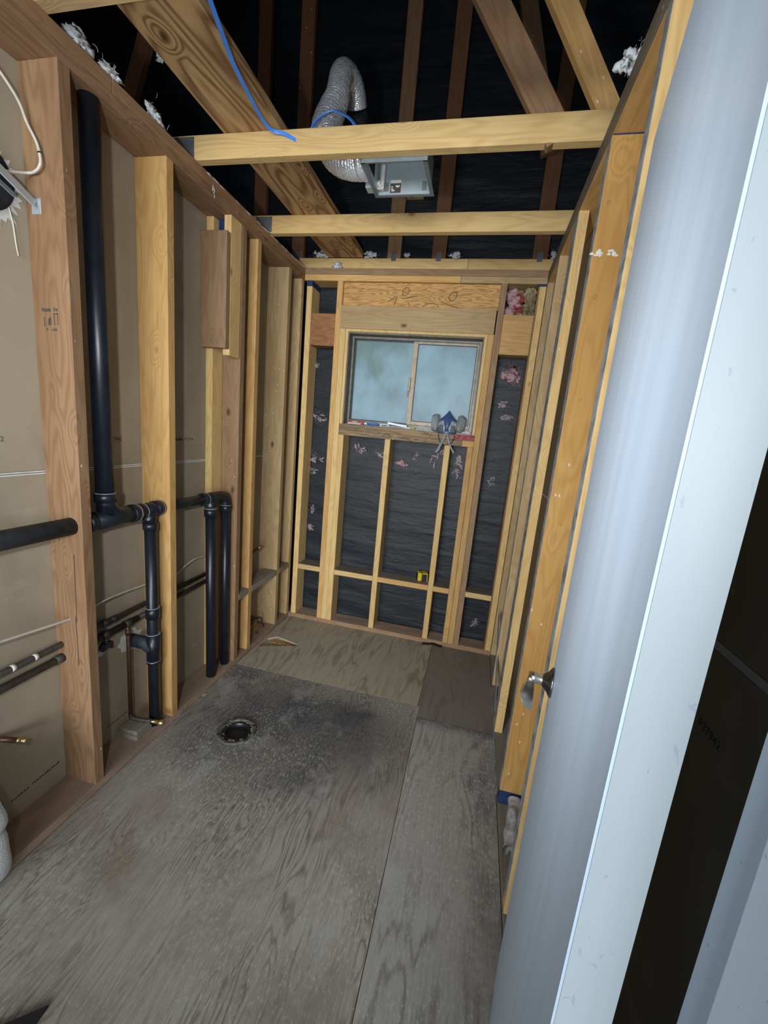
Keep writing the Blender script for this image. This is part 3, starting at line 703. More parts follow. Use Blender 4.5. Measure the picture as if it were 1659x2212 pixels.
for i in range(n + 1):
    t = i / n; s_ = 0.012 - 0.118 * t; wv = 0.0085 + 0.011 * math.sin(min(1, t * 1.02) * math.pi * 0.62) ** 2 ; wv *= (1 if t < .93 else math.sqrt(max(0.02, 1 - ((t - .93) / .075) ** 2)))
    th_ = 0.0050 - 0.001 * t; off = -0.044 - 0.007 * t * t; zz = -0.006 * t * t; wv *= 1.0 + 0.1 * t
    secs.append((s_, off, zz, wv, th_))
vs = []; fs = []; q = 12
for (s_, off, zz, wv, th_) in secs:
    for j in range(q):
        a = 2 * math.pi * j / q; vs.append(hp(s_, off + th_ * math.cos(a) * 0.7 - wv * math.sin(a) * 0.62, zz + wv * math.sin(a) * 0.78 - th_ * math.cos(a) * 0.7))
for i in range(n):
    for j in range(q): fs.append((i * q + j, i * q + (j + 1) % q, (i + 1) * q + (j + 1) % q, (i + 1) * q + j))
fs.append(tuple(range(q))); fs.append(tuple(n * q + j for j in range(q)))
lv.add(vs, fs).build('lever', 'nickel', rose, smooth=True)
hg = MB()
for z in (0.25, 1.02, 1.80): hg.tube([(1.409, -0.2345, z - 0.045), (1.409, -0.2345, z + 0.045)], 0.005, 10)
hg.build('hinge', 'galv', dr)
# jamb beside the hinge
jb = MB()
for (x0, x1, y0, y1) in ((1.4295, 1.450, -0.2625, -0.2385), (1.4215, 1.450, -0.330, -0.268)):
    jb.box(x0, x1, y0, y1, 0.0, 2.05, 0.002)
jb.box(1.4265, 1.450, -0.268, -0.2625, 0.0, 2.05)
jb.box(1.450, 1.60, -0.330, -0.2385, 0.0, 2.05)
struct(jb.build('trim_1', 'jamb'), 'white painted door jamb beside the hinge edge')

# ================================================================== DRAIN AND VENT PIPES
PX = -0.045
pr = thing('drain_pipe', 'black plastic vent and drain pipe run through the left wall studs', 'pipe', (PX, 0.98, ZP))
def pipe(pts, r, name='pipe', mat='abs', par=pr): return MB().tube(pts, r, 20).build(name, mat, par, smooth=False)
def auto(o):
    for p_ in o.data.polygons: p_.use_smooth = len(p_.vertices) == 4
    return o
def hub(c, axis, r, ln, name='coupling', par=pr, mat='abs', ring=True):
    c = Vector(c); ax = Vector(axis).normalized()
    o = auto(MB().tube([c - ax * ln / 2, c + ax * ln / 2], r, 24).build(name, mat, par))
    if ring: auto(MB().tube([c + ax * (ln / 2 - 0.0015), c + ax * (ln / 2 + 0.001)], r + 0.0006, 24).build('solvent_ring', 'cement', o))
    return o
ZH = 1.050
VY, D1Y, D2Y, D3Y = 0.747, 0.952, 1.355, 1.486
auto(pipe([(PX, -0.25, ZH + 0.006), (PX, 0.70, ZH)], 0.030, mat='absdusty'))
auto(pipe([(PX, VY, ZH), (PX, VY, 2.40)], 0.030, 'vent_pipe'))
tee = auto(MB().tube([(PX, 0.668, ZH), (PX, 0.905, ZH)], 0.0335, 24).build('wye_fitting', 'abs', pr))
auto(MB().tube(smooth_path([(PX, VY + 0.085, ZH + 0.004), (PX, VY + 0.035, ZH + 0.018), (PX, VY + 0.004, ZH + 0.05), (PX, VY, ZH + 0.078)], 6), 0.031, 20).build('wye_branch', 'abs', tee))
hub((PX, VY, ZH + 0.082), (0, 0, 1), 0.0355, 0.034); hub((PX, 0.676, ZH), (0, -1, 0), 0.0365, 0.03, ring=False); hub((PX, 0.868, ZH), (0, 1, 0), 0.036, 0.03)
t2 = auto(MB().tube([(PX, 0.905, ZH), (PX, 1.018, ZH)], 0.0305, 24).build('tee_fitting', 'abs', pr))
hub((PX, 0.906, ZH), (0, 1, 0), 0.0335, 0.026); hub((PX, 0.992, ZH), (0, 1, 0), 0.0335, 0.034)
auto(MB().tube(smooth_path([(PX, D1Y + 0.03, ZH), (PX, D1Y + 0.008, ZH - 0.018), (PX, D1Y, ZH - 0.05)], 5), 0.026, 20).build('tee_branch', 'abs', t2))
auto(pipe([(PX, 0.99, ZH), (PX, 1.31, ZH - 0.006)], 0.0245))
DX = -0.040
auto(pipe([(DX, D1Y, ZH - 0.04), (DX, D1Y + 0.006, 0.0)], 0.0240, 'drop_pipe'))
hub((DX, D1Y, ZH - 0.068), (0, 0, -1), 0.0285, 0.030, ring=False)
for (z, ln) in ((0.588, 0.05), (0.42, 0.135)): hub((DX, D1Y + 0.004, z), (0, 0, 1), 0.0285, ln)
hub((DX, D1Y + 0.004, 0.352), (0, 0, 1), 0.0290, 0.012)
auto(MB().tube([(DX - 0.005, D1Y + 0.002, 0.415), (-0.075, D1Y - 0.008, 0.440), (-0.139, D1Y - 0.016, 0.446)], 0.0285, 18).build('wye_branch', 'absdusty', pr))
t3 = auto(MB().tube([(PX, 1.300, ZH - 0.006), (PX, 1.42, ZH - 0.009)], 0.0300, 24).build('tee_fitting', 'abs', pr))
hub((PX, 1.305, ZH - 0.006), (0, 1, 0), 0.0320, 0.03)
auto(MB().tube(smooth_path([(PX, 1.385, ZH - 0.008), (PX + .002, D2Y + 0.008, ZH - 0.022), (DX, D2Y, ZH - 0.055)], 5), 0.0285, 20).build('tee_branch', 'abs', t3))
el = auto(MB().tube(smooth_path([(PX, 1.415, ZH - 0.009), (PX, 1.452, ZH - 0.010), (PX + 0.002, 1.478, ZH - 0.024), (DX, D3Y, ZH - 0.062)], 6), 0.0285, 20).build('elbow', 'abs', pr))
hub((DX, D3Y, ZH - 0.078), (0, 0, 1), 0.0290, 0.036)
hub((DX, D2Y, ZH - 0.080), (0, 0, 1), 0.0315, 0.042)
auto(pipe([(DX, D2Y, ZH - 0.07), (DX + 0.004, D2Y + 0.012, 0.024)], 0.0262, 'drop_pipe')); auto(pipe([(DX, D3Y, ZH - 0.08), (DX, D3Y + 0.012, 0.024)], 0.0240, 'drop_pipe'))

# ---- copper supply lines
def supply(name, label, z, r, segs, mat='copper'):
    t = thing(name, label, 'pipe', (-0.118, 0.6, z))
    for (a, b) in segs: auto(MB().tube([(-0.118, a, z), (-0.118, b, z)], r, 12).build('pipe', mat, t))
    return t
hot = supply('copper_supply_pipe', 'upper of two thin tarnished copper pipes low on left wall', 0.598, 0.0115, ((-0.25, 1.50),))
for y in (0.447, 0.517): auto(MB().tube([(-0.1165, y - 0.006, 0.5995), (-0.1165, y + 0.006, 0.5995)], 0.0114, 12).build('paint_patch', 'white', hot))
for y in (0.79, 0.83): auto(MB().tube([(-0.118, y - 0.014, 0.598), (-0.118, y + 0.014, 0.598)], 0.0138, 12).build('coupling', 'copper', hot))
cold = supply('copper_supply_pipe', 'lower of two thin tarnished copper pipes, feeding the short riser', 0.546, 0.0140, ((-0.25, 0.955),))
auto(MB().tube([(-0.118, 0.955, 0.546), (-0.118, 1.50, 0.557)], 0.0115, 12).build('pipe', 'copper', cold))
for y in (0.60, 0.79, 0.90): auto(MB().tube([(-0.118, y - 0.018, 0.546), (-0.118, y + 0.018, 0.546)], 0.0168, 12).build('coupling', 'copper', cold))
RX = -0.105
auto(MB().tube([(-0.118, 0.893, 0.546), (RX, 0.888, 0.52), (RX, 0.887, 0.098)], 0.0085, 12).build('riser', 'copper2', cold))
auto(MB().tube([(RX, 0.887, 0.525), (RX, 0.887, 0.50)], 0.0108, 12).build('coupling', 'copper2', cold))
auto(MB().tube(smooth_path([(RX, 0.887, 0.112), (RX + 0.006, 0.889, 0.094), (RX + 0.03, 0.897, 0.086), (RX + 0.085, 0.916, 0.077)], 4), 0.0095, 12).build('elbow', 'copper', cold))
stub = auto(MB().tube([(RX + 0.06, 0.908, 0.0805), (RX + 0.115, 0.926, 0.071)], 0.0078, 12).build('stub_out', 'brass', cold))
MB().lathe([(0.0, 0.024), (0.008, 0.024), (0.0115, 0.021), (0.0122, 0.010), (0.0115, 0.0), (0.008, -0.004)], (RX + 0.112, 0.925, 0.0715), (0.95, 0.30, -0.17), 16).build('stub_cap', 'brass', stub, smooth=True)
drop = auto(MB().tube([(-0.118, 0.79, 0.535), (-0.112, 0.79, 0.505)], 0.0075, 10).build('nipple', 'copper', cold))
MB().blob((-0.125, 0.795, 0.492), (0.014, 0.030, 0.020), 4, 0.3).build('corroded_fitting', 'absdusty', cold, smooth=True)
blk = board('wood_block', 'dusty', (-0.125, -0.028), (0.838, 0.925), (ZP + 0.0005, 0.052), 'y')
tag(blk, 'small offcut lying on the plate under the upper wood block', 'wood block')
blk2 = board('wood_block', 'dusty', (-0.118, -0.032), (0.842, 0.920), (0.0525, 0.0735), 'y')
tag(blk2, 'small offcut of lumber propping the capped copper stub by the drop pipe', 'wood block')
ss = thing('copper_stub_out', 'bare copper stub with brass tip at the left edge, below the pipes', 'pipe', (-0.14, 0.40, 0.33))
auto(MB().tube([(-0.139, 0.392, 0.372), (-0.095, 0.432, 0.348)], 0.0085, 12).build('pipe', 'copper2', ss))
MB().lathe([(0.0085, -0.012), (0.0105, -0.010), (0.0105, -0.003), (0.0085, -0.002), (0.0085, 0.004), (0.0115, 0.006), (0.0115, 0.013), (0.009, 0.016), (0.0, 0.016)], (-0.092, 0.435, 0.3465), (0.66, 0.60, -0.36), 16).build('tip', 'brass', ss, smooth=True)
# torn wall paper around the wye
def torn(name, c, r0, r1, nteeth, seed, par, inner=True):
    rg = random.Random(seed); m = MB(); vs = []; k2 = nteeth * 2
    for i in range(k2):
        a = 2 * math.pi * i / k2; rr = max(r0 + 0.004, r1 * (rg.uniform(0.82, 1.0) if i % 2 else rg.uniform(0.66, 0.80))); 
        vs.append((c[0] + 0.0012, c[1] + rr * math.cos(a) * c[3], c[2] + rr * math.sin(a)))
    for i in range(k2):
        a = 2 * math.pi * i / k2; vs.append((c[0] + 0.0012, c[1] + r0 * math.cos(a) * c[3], c[2] + r0 * math.sin(a)))
    for i in range(k2):
        a = 2 * math.pi * i / k2; vs.append((c[0] + 0.0002, vs[i][1], vs[i][2]))
    fs = [(i, (i + 1) % k2, k2 + (i + 1) % k2, k2 + i) for i in range(k2)] + [(i, 2 * k2 + i, 2 * k2 + (i + 1) % k2, (i + 1) % k2) for i in range(k2)]
    return m.add(vs, fs).build(name, 'paper', par)
torn('torn_paper', (-0.14, 0.932, 0.446, 1.1), 0.02, 0.066, 9, 2, wl)
torn('torn_paper', (-0.14, 0.775, 0.478, 1.7), 0.005, 0.036, 7, 9, wl)
# inside the far bay: capped stub, short pipe and blocks
sb = thing('shower_stub', 'slanted copper stub with a pale solder tip in the far left bay', 'pipe', (-0.1, 1.85, 0.55))
auto(MB().tube([(-0.135, 1.745, 0.55), (-0.062, 1.895, 0.632)], 0.0085, 12).build('pipe', 'copper2', sb))
auto(MB().tube([(-0.064, 1.890, 0.629), (-0.052, 1.914, 0.643)], 0.0100, 12).build('tip', 'brass', sb))
vp = thing('supply_drop', 'dark vertical pipe standing in the far left bay below the blocking', 'pipe', (-0.118, 1.90, 0.1))
auto(MB().tube([(-0.122, 1.872, 0.403), (-0.122, 1.872, 0.0955)], 0.0125, 12).build('pipe', 'absdusty', vp))
MB().blob((-0.105, 1.885, 0.121), (0.022, 0.03, 0.017), 8, 0.3).build('fitting', 'abs', vp, smooth=True)
auto(MB().tube(smooth_path([(-0.09, 1.90, 0.125), (-0.060, 1.948, 0.116), (-0.055, 1.956, 0.09), (-0.053, 1.958, 0.066), (-0.048, 1.964, 0.057), (-0.046, 1.968, 0.036)], 4), 0.004, 8).build('tail', 'abs', vp))
b3 = board('wood_block', 'red', (-0.13, -0.062), (1.80, 1.945), (ZP + 0.0005, 0.066), 'y'); tag(b3, 'reddish wood block on the plate beneath the dark far pipe', 'wood block')
b4 = board('wood_block', 'brown', (-0.13, -0.075), (1.80, 1.930), (0.0665, 0.094), 'y'); tag(b4, 'brown wood block stacked directly under the dark far pipe', 'wood block')

# ================================================================== CABLES
wc = thing('white_cable', 'white electrical cable threaded through the studs above the copper pipes', 'cable', (-0.07, 0.6, 0.7))
MB().tube(smooth_path([(-0.085, -0.2, 0.772), (-0.08, 0.25, 0.742), (-0.075, 0.60, 0.706), (-0.075, 0.66, 0.706), (-0.10, 0.80, 0.706), (-0.105, 1.00, 0.693), (-0.07, 1.02, 0.692), (-0.075, 1.06, 0.684)], 6), 0.0042, 8).build('cable_run', 'wire', wc, smooth=True)
MB().tube(smooth_path([(-0.075, 1.055, 0.684), (-0.11, 1.20, 0.682), (-0.118, 1.27, 0.697), (-0.115, 1.33, 0.712), (-0.12, 1.40, 0.706), (-0.124, 1.50, 0.712)], 6), 0.0046, 8).build('cable_run', 'wire', wc, smooth=True)
uc = thing('white_wire', 'stiff white wire bent round beside the torn hole at upper left', 'cable', (-0.10, 0.6, 2.1))
MB().tube(smooth_path([(-0.120, 0.40, 2.40), (-0.118, 0.520, 2.330), (-0.112, 0.566, 2.291), (-0.108, 0.588, 2.262), (-0.099, 0.597, 2.222), (-0.074, 0.599, 2.178), (-0.063, 0.599, 2.142), (-0.063, 0.598, 2.118), (-0.081, 0.598, 2.102), (-0.110, 0.596, 2.097), (-0.118, 0.535, 2.070), (-0.120, 0.46, 2.045)], 8), 0.0040, 8).build('cable_run', 'wire', uc, smooth=True)
MB().tube([(-0.0648, 0.599, 2.150), (-0.0637, 0.599, 2.146)], 0.0046, 10).build('black_mark', 'black', uc)
hw = MB().tube(smooth_path([(-0.132, 0.555, 1.990), (-0.130, 0.562, 1.95), (-0.131, 0.567, 1.90), (-0.129, 0.570, 1.868)], 4), 0.0022, 6).build('hanging_wire', 'wire', smooth=True, loc=(-0.13, 0.56, 1.9))
tag(hw, 'thin white wire hanging straight down below the torn hole', 'cable')
# round box opening in the left wall
bx = thing('round_opening', 'black round ceiling-fixture box set in torn white paper at upper left', 'electrical box', (-0.14, 0.49, 2.05))
torn('torn_paper', (-0.14, 0.487, 2.038, 1.0), 0.070, 0.128, 30, 21, bx)
MB().lathe([(0.0, 0.004), (0.078, 0.004), (0.086, 0.010), (0.088, 0.006), (0.088, 0.0005)], (-0.1395, 0.487, 2.045), (1, 0, 0), 32).build('box', 'hole', bx, smooth=True)
br = beam2('bracket_bar', 'galv', (-0.112, 0.36, 2.150), (-0.096, 0.603, 2.020), 0.026, 0.004, (1, 0, 0.2), bx)
beam2('bracket_bar', 'galvrim', (-0.118, 0.36, 2.110), (-0.106, 0.555, 2.018), 0.016, 0.004, (1, 0, 0.2), bx)
MB().box(-0.118, -0.084, 0.6085, 0.6108, 1.996, 2.038, 0.0008).build('bracket_tab', 'galv', bx)

# blue cable dropping from the attic into the joist
bc = thing('blue_cable', 'flat blue cable hanging from the attic into the front ceiling joist', 'cable', (0.3, 1.15, 2.55))
P = [(0.425, 0.62, 2.556), (0.418, 0.66, 2.546), (0.412, 0.698, 2.538), (0.394, 0.766, 2.535), (0.371, 0.860, 2.530), (0.355, 0.963, 2.529), (0.337, 1.101, 2.534), (0.345, 1.160, 2.5345), (0.388, 1.181, 2.531), (0.436, 1.190, 2.511)]
sp = smooth_path(P, 6)
MB().ribbon(sp, 0.0125, Vector((1, 0.2, 0.6)), 0.005).build('cable_run', 'blue', bc, smooth=False)
P2 = [(0.455, 1.235, 2.53), (0.472, 1.25, 2.60), (0.505, 1.262, 2.640), (0.546, 1.265, 2.654), (0.594, 1.26, 2.634), (0.632, 1.25, 2.602), (0.66, 1.24, 2.56)]
MB().ribbon(smooth_path(P2, 6), 0.0125, Vector((0.3, 0.8, 0.6)), 0.005).build('cable_run', 'blue', bc)

# ================================================================== EXHAUST FAN AND DUCT
fx0, fx1, fy0, fy1, fz0, fz1 = 0.697, 0.925, 1.227, 1.447, 2.452, 2.572
fan = thing('exhaust_fan', 'open galvanised exhaust fan housing hung behind the front joist', 'exhaust fan', ((fx0 + fx1) / 2, (fy0 + fy1) / 2, fz0))
t_ = 0.0025
MB().box(fx0, fx1, fy0, fy1, fz1 - t_, fz1).box(fx0, fx1, fy1 - t_, fy1, fz0, fz1).box(fx0, fx1, fy0, fy0 + t_, fz0, fz1).box(fx1 - t_, fx1, fy0, fy1, fz0, fz1) \
    .box(fx0, fx0 + t_, fy0, fy0 + 0.05, fz0, fz1).box(fx0, fx0 + t_, fy1 - 0.075, fy1, fz0, fz1).box(fx0, fx0 + t_, fy0 + 0.05, fy1 - 0.075, fz1 - 0.035, fz1).box(fx0, fx0 + t_, fy0 + 0.05, fy1 - 0.075, fz0, fz0 + 0.02).build('housing', 'galv', fan)
rm = MB(); e = 0.014
for (a, b, c_, d_) in ((fx0 - e, fx1 + e, fy0 - 0.001, fy0 + 0.006), (fx0 - e, fx1 + e, fy1 - 0.002, fy1 + e), (fx0 - e, fx0 + 0.003, fy0, fy1), (fx1 - 0.003, fx1 + e, fy0, fy1)): rm.box(a, b, c_, d_, fz0 - 0.003, fz0 - 0.0005, 0.0006)
rm.box(fx0 - e, fx1 + e, fy0 - 0.0012, fy0 - 0.0002, fz0 - 0.003, fz0 + 0.020); rm.build('flange', 'galvrim', fan)
MB().box(fx0 - 0.018, fx0 - 0.001, fy0 + 0.05, fy1 - 0.075, fz0 + 0.02, fz0 + 0.10).build('duct_port', 'hole', fan)
for x in (fx0 + 0.035, fx1 - 0.03): MB().box(x - 0.009, x + 0.009, fy1 - 0.007, fy1 - t_, fz0 + 0.012, fz0 + 0.045, 0.001).build('spring_clip', 'galvrim', fan)
lb = MB().box(fx0 + 0.052, fx0 + 0.098, fy1 - 0.0034, fy1 - 0.0026, fz0 + 0.006, fz0 + 0.054).build('rating_label', 'ink', fan)
MB().box(fx0 + 0.052, fx0 + 0.098, fy1 - 0.0040, fy1 - 0.0034, fz0 + 0.042, fz0 + 0.054).build('label_header', 'white', lb)
for i, (a, w_, z) in enumerate(((0.056, 0.010, 0.018), (0.058, 0.014, 0.012), (0.074, 0.02, 0.030), (0.078, 0.012, 0.026), (0.056, 0.008, 0.026))): MB().box(fx0 + a, fx0 + a + w_, fy1 - 0.0040, fy1 - 0.0034, fz0 + z, fz0 + z + 0.004).build('label_print', 'white', lb)
MB().box(fx0 - 0.045, fx0 - 0.001, fy1 - 0.05, fy1 - 0.004, fz0 + 0.005, fz0 + 0.05, 0.002).build('junction_box', 'galv', fan)
MB().tube([(fx0 + 0.02, fy1 - 0.02, fz0 + 0.01), (fx0 + 0.022, fy1 - 0.02, fz0 + 0.10)], 0.009, 10).blob((fx0 + 0.012, fy1 - 0.03, fz0 + 0.02), (0.012, 0.012, 0.015), 3, 0.4).build('sealant', 'white', fan)
du = thing('foil_duct', 'ribbed silver foil duct looping up from the exhaust fan', 'duct', (0.55, 1.4, 2.6))
path = smooth_path([(0.676, 1.335, 2.518), (0.640, 1.345, 2.520), (0.592, 1.355, 2.530), (0.538, 1.370, 2.556), (0.497, 1.375, 2.600), (0.470, 1.385, 2.650), (0.465, 1.400, 2.700), (0.474, 1.425, 2.765), (0.482, 1.450, 2.822), (0.478, 1.475, 2.880), (0.472, 1.505, 2.940), (0.470, 1.545, 2.985), (0.476, 1.595, 3.003), (0.482, 1.640, 2.998), (0.484, 1.675, 2.978), (0.484, 1.70, 2.955)], 14)
rs = [(0.060 if i < 80 else max(0.047, 0.060 - (i - 80) * 0.0003)) + 0.0028 * math.sin(i * 1.9) for i in range(len(path))]
MB().tube(path, rs, 28).build('duct', 'foil', du, smooth=True)
MB().tube(smooth_path([(0.6775, 1.334, 2.518), (0.665, 1.338, 2.518), (0.645, 1.342, 2.519)], 3), [0.063 + 0.002 * math.sin(i * 2) for i in range(7)], 22).build('foil_tape', 'foil', du, smooth=True)
bp_ = thing('black_vent_pipe', 'glossy black vent pipe slanting down behind the foil duct', 'pipe', (0.6, 1.9, 2.8))
auto(MB().tube([(0.484, 1.702, 2.954), (0.475, 1.78, 2.955), (0.455, 2.05, 2.985), (0.435, 2.36, 3.02)], 0.044, 22).build('pipe', 'abs', bp_))
vf = MB(); 
for (a, b, c_, d_) in ((0.53, 0.72, 3.12, 3.15), (0.695, 0.72, 2.94, 3.12), (0.53, 0.555, 2.94, 3.12), (0.53, 0.72, 2.91, 2.94)): vf.box(a, b, 2.372, 2.399, c_, d_, 0.001)
vfo = vf.build('vent_collar_frame', 'yellow'); tag(vfo, 'small square wood frame on the gable felt behind the duct', 'frame')

# ================================================================== FLOOR OBJECTS
fl = thing('toilet_flange', 'grimy round toilet flange set in the stained plywood', 'toilet flange', (FC[0], FC[1], 0))
rg = random.Random(11); mm = MB(); prof = [(0.088, 0.0005), (0.090, 0.004), (0.086, 0.0065), (0.074, 0.006), (0.070, 0.003), (0.068, -0.01)]
nn = 48; vs = []; fs = []
for (r, h) in prof:
    for j in range(nn):
        a = 2 * math.pi * j / nn; q = 1 + 0.012 * math.sin(a * 7 + 1) + 0.01 * rg.uniform(-1, 1); vs.append((FC[0] + r * q * math.cos(a), FC[1] + r * q * math.sin(a), h + 0.0012 * rg.uniform(-1, 1)))
for i in range(len(prof) - 1):
    for j in range(nn): fs.append((i * nn + j, i * nn + (j + 1) % nn, (i + 1) * nn + (j + 1) % nn, (i + 1) * nn + j))
mm.add(vs, fs).build('ring', 'flange', fl, smooth=True)
wx = MB()
for i in range(26):
    a = rg.uniform(0, 6.283); r = rg.uniform(0.060, 0.078); wx.blob((FC[0] + r * math.cos(a), FC[1] + r * math.sin(a), 0.003), (rg.uniform(.004, .011), rg.uniform(.004, .009), rg.uniform(.002, .005)), i, 0.5, 1)
wxo = wx.build('wax', 'wax', fl, smooth=True); wxo['kind'] = 'stuff'
MB().lathe([(0.0685, -0.004), (0.062, 0.0015), (0.0560, 0.002), (0.0525, -0.003), (0.050, -0.016)], (FC[0], FC[1], 0), n=40).build('drain_rim', 'abs', fl, smooth=True)
MB().lathe([(0.0505, -0.016), (0.040, -0.0155), (0.030, -0.012), (0.012, -0.009), (0.0, -0.0085)], (FC[0], FC[1], 0), n=32).build('test_plug', 'black', fl, smooth=True)
for a in (0.7, 3.84): MB().box(-0.010, 0.010, -0.003, 0.003, -0.0015, 0.0015, mat=Matrix.Rotation(a, 3, 'Z')).build('bolt_slot', 'black', fl, loc=(0, 0, 0)).location = (0.0795 * math.cos(a), 0.0795 * math.sin(a), 0.0072)

# dark mat corner in the foreground
mt = MB(); ex, ey = Vector((0.05, -1, 0)).normalized(), Vector((-0.77, -0.63, 0)).normalized(); c0 = Vector((0.412, 0.102, 0))
q4 = [c0, c0 + ey * 0.42, c0 + ey * 0.42 + ex * 0.5, c0 + ex * 0.5]
mt.add([(v.x, v.y, 0.0006) for v in q4] + [(v.x, v.y, 0.008) for v in q4], [(3, 2, 1, 0), (4, 5, 6, 7)] + [(i, (i + 1) % 4, 4 + (i + 1) % 4, 4 + i) for i in range(4)])
mo = mt.build('floor_mat', 'black', loc=(0.3, -0.2, 0)); tag(mo, 'dark mat corner lying on the floor in the bottom left corner', 'mat')
# black strip by the far sill plate
bs = MB().ribbon(smooth_path([(1.05, 2.235, 0.003), (1.09, 2.246, 0.004), (1.125, 2.252, 0.010), (1.155, 2.250, 0.006), (1.19, 2.246, 0.003)], 5), 0.02, Vector((0, 1, 0.25)), 0.003).build('rubber_scrap', 'black', loc=(1.12, 2.25, 0))
tag(bs, 'curled black rubber scrap against the far wall plate', 'scrap')

# towel at the left edge
def towel():
    t = thing('towel', 'thick white towel draped over the plate at the left edge', 'towel', (0.0, 0.2, 0.0))
    rg = random.Random(4)
    def fold(poly, ys, seed, nm):
        pts = []
        for i in range(len(poly)):
            a, b = Vector((*poly[i], 0)), Vector((*poly[(i + 1) % len(poly)], 0)); kk = max(1, int((b - a).length / 0.012))
            for q in range(kk): pts.append(a.lerp(b, q / kk))
        for _ in range(3): pts = [(pts[i - 1] + pts[i] * 2 + pts[(i + 1) % len(pts)]) / 4 for i in range(len(pts))]
        cx = sum(q.x for q in pts) / len(pts); cz = sum(q.y for q in pts) / len(pts); n = len(pts); vs = []; fs = []
        for (y, sc) in ys:
            for i, q in enumerate(pts):
                w = sc * (1 + 0.004 * math.sin(i * 0.5 + y * 40 + seed))
                vs.append((cx + (q.x - cx) * w, y + 0.003 * math.sin(i * .4 + seed), max(0.0015, cz + (q.y - cz) * w)))
        for r in range(len(ys) - 1):
            for i in range(n): fs.append((r * n + i, r * n + (i + 1) % n, (r + 1) * n + (i + 1) % n, (r + 1) * n + i))
        fs.append(tuple(range(n))); fs.append(tuple((len(ys) - 1) * n + i for i in range(n))[::-1])
        MB().add(vs, fs).build(nm, 'towel', t, smooth=True)
    st_ = [(0.13, 0.80), (0.138, 0.93), (0.155, 0.99), (0.18, 1.0), (0.21, 1.0), (0.24, 1.0), (0.265, 0.995), (0.285, 0.97), (0.297, 0.90), (0.303, 0.80)]
    fold([(0.002, 0.002), (0.026, 0.012), (0.046, 0.075), (0.038, 0.135), (0.020, 0.186), (-0.13, 0.19), (-0.13, 0.034), (0.0015, 0.034)], st_, 1.0, 'lower_fold')
    fold([(-0.13, 0.191), (0.028, 0.187), (0.056, 0.205), (0.055, 0.225), (0.034, 0.270), (0.010, 0.315), (-0.05, 0.385), (-0.13, 0.40)], [(y - 0.004, k_) for y, k_ in st_], 3.0, 'upper_fold')
towel()
# rolled newspaper behind the door
nw = MB(); vs = []; fs = []
for i in range(15):
    t = i / 14
    for j in range(16):
        a = 2 * math.pi * j / 16; r = 0.030 + 0.004 * math.sin(a * 3 + t * 7) + 0.003 * math.sin(t * 17 + a)
        vs.append((1.582 - 0.03 * t + r * 0.8 * math.cos(a), 1.015 - 0.215 * t, 0.060 - 0.002 * t + r * 1.0 * math.sin(a)))
for i in range(14):
    for j in range(16): fs.append((i * 16 + j, i * 16 + (j + 1) % 16, (i + 1) * 16 + (j + 1) % 16, (i + 1) * 16 + j))
no = nw.add(vs, fs).build('rolled_newspaper', 'news', smooth=True, loc=(1.57, 0.9, 0.03)); tag(no, 'rolled newspaper tucked on the plate behind the open door', 'newspaper')

# ================================================================== THINGS ON THE SILL AND BLOCKING
ZS = 1.4895
def small(name, label, cat, x, y, z=ZS): return thing(name, label, cat, (x, y, z))
a = small('utility_knife', 'red utility knife lying at the left end of the window sill', 'knife', 0.42, L + 0.035)
MB().box(0.357, 0.475, L + 0.020, L + 0.046, ZS, ZS + 0.022, 0.006).build('handle', 'redplastic', a)
MB().box(0.395, 0.430, L + 0.017, L + 0.021, ZS + 0.013, ZS + 0.018, 0.001).build('slider', 'white', a)
MB().box(0.360, 0.455, L + 0.014, L + 0.020, ZS, ZS + 0.007, 0.002).build('grip', 'white', a)
MB().box(0.475, 0.497, L + 0.028, L + 0.036, ZS + 0.003, ZS + 0.017, 0.001).build('blade', 'silver', a)
a = small('plastic_clamp', 'blue plastic tool beside the red knife on the sill', 'tool', 0.545, L + 0.04)
MB().blob((0.540, L + 0.035, ZS + 0.008), (0.050, 0.014, 0.0080), 5, 0.06, 3).build('body', 'blueplastic', a, smooth=True)
MB().box(0.492, 0.56, L + 0.022, L + 0.036, ZS + 0.010, ZS + 0.0175, 0.002).build('ridge', 'blueplastic', a)
a = small('tape_roll', 'small white roll of tape between the blue and silver tools', 'tape', 0.622, L + 0.045)
MB().box(0.585, 0.655, L + 0.025, L + 0.06, ZS, ZS + 0.018, 0.004).build('tape', 'paper', a)
MB().box(0.600, 0.640, L + 0.0235, L + 0.0255, ZS + 0.004, ZS + 0.010, 0.001).build('wrapper', 'ink', a)
a = small('folding_tool', 'silver folding tool lying in the middle of the sill', 'tool', 0.70, L + 0.03)
rt = Matrix.Rotation(0.10, 3, 'Y')
MB().box(0.640, 0.775, L + 0.020, L + 0.036, ZS + 0.012, ZS + 0.028, 0.002, rt).build('handle', 'silver', a)
MB().box(0.648, 0.762, L + 0.012, L + 0.022, ZS + 0.0005, ZS + 0.010, 0.002).build('jaw', 'galvrim', a)
MB().tube([(0.775, L + 0.028, ZS + 0.010), (0.815, L + 0.03, ZS + 0.005)], 0.003, 8).build('tip', 'copper2', a)
a = small('glue_tube', 'short yellow and white tube right of the silver tool', 'tube', 0.80, L + 0.02)
MB().tube([(0.755, L + 0.018, ZS + 0.006), (0.800, L + 0.016, ZS + 0.006)], 0.006, 10).build('body', 'white', a)
MB().tube([(0.800, L + 0.016, ZS + 0.006), (0.828, L + 0.015, ZS + 0.005)], 0.005, 10).build('cap', 'yellowplastic', a)
a = small('glass_shards', 'pale plastic scrap at the right end of the sill', 'scrap', 1.15, L + 0.03)
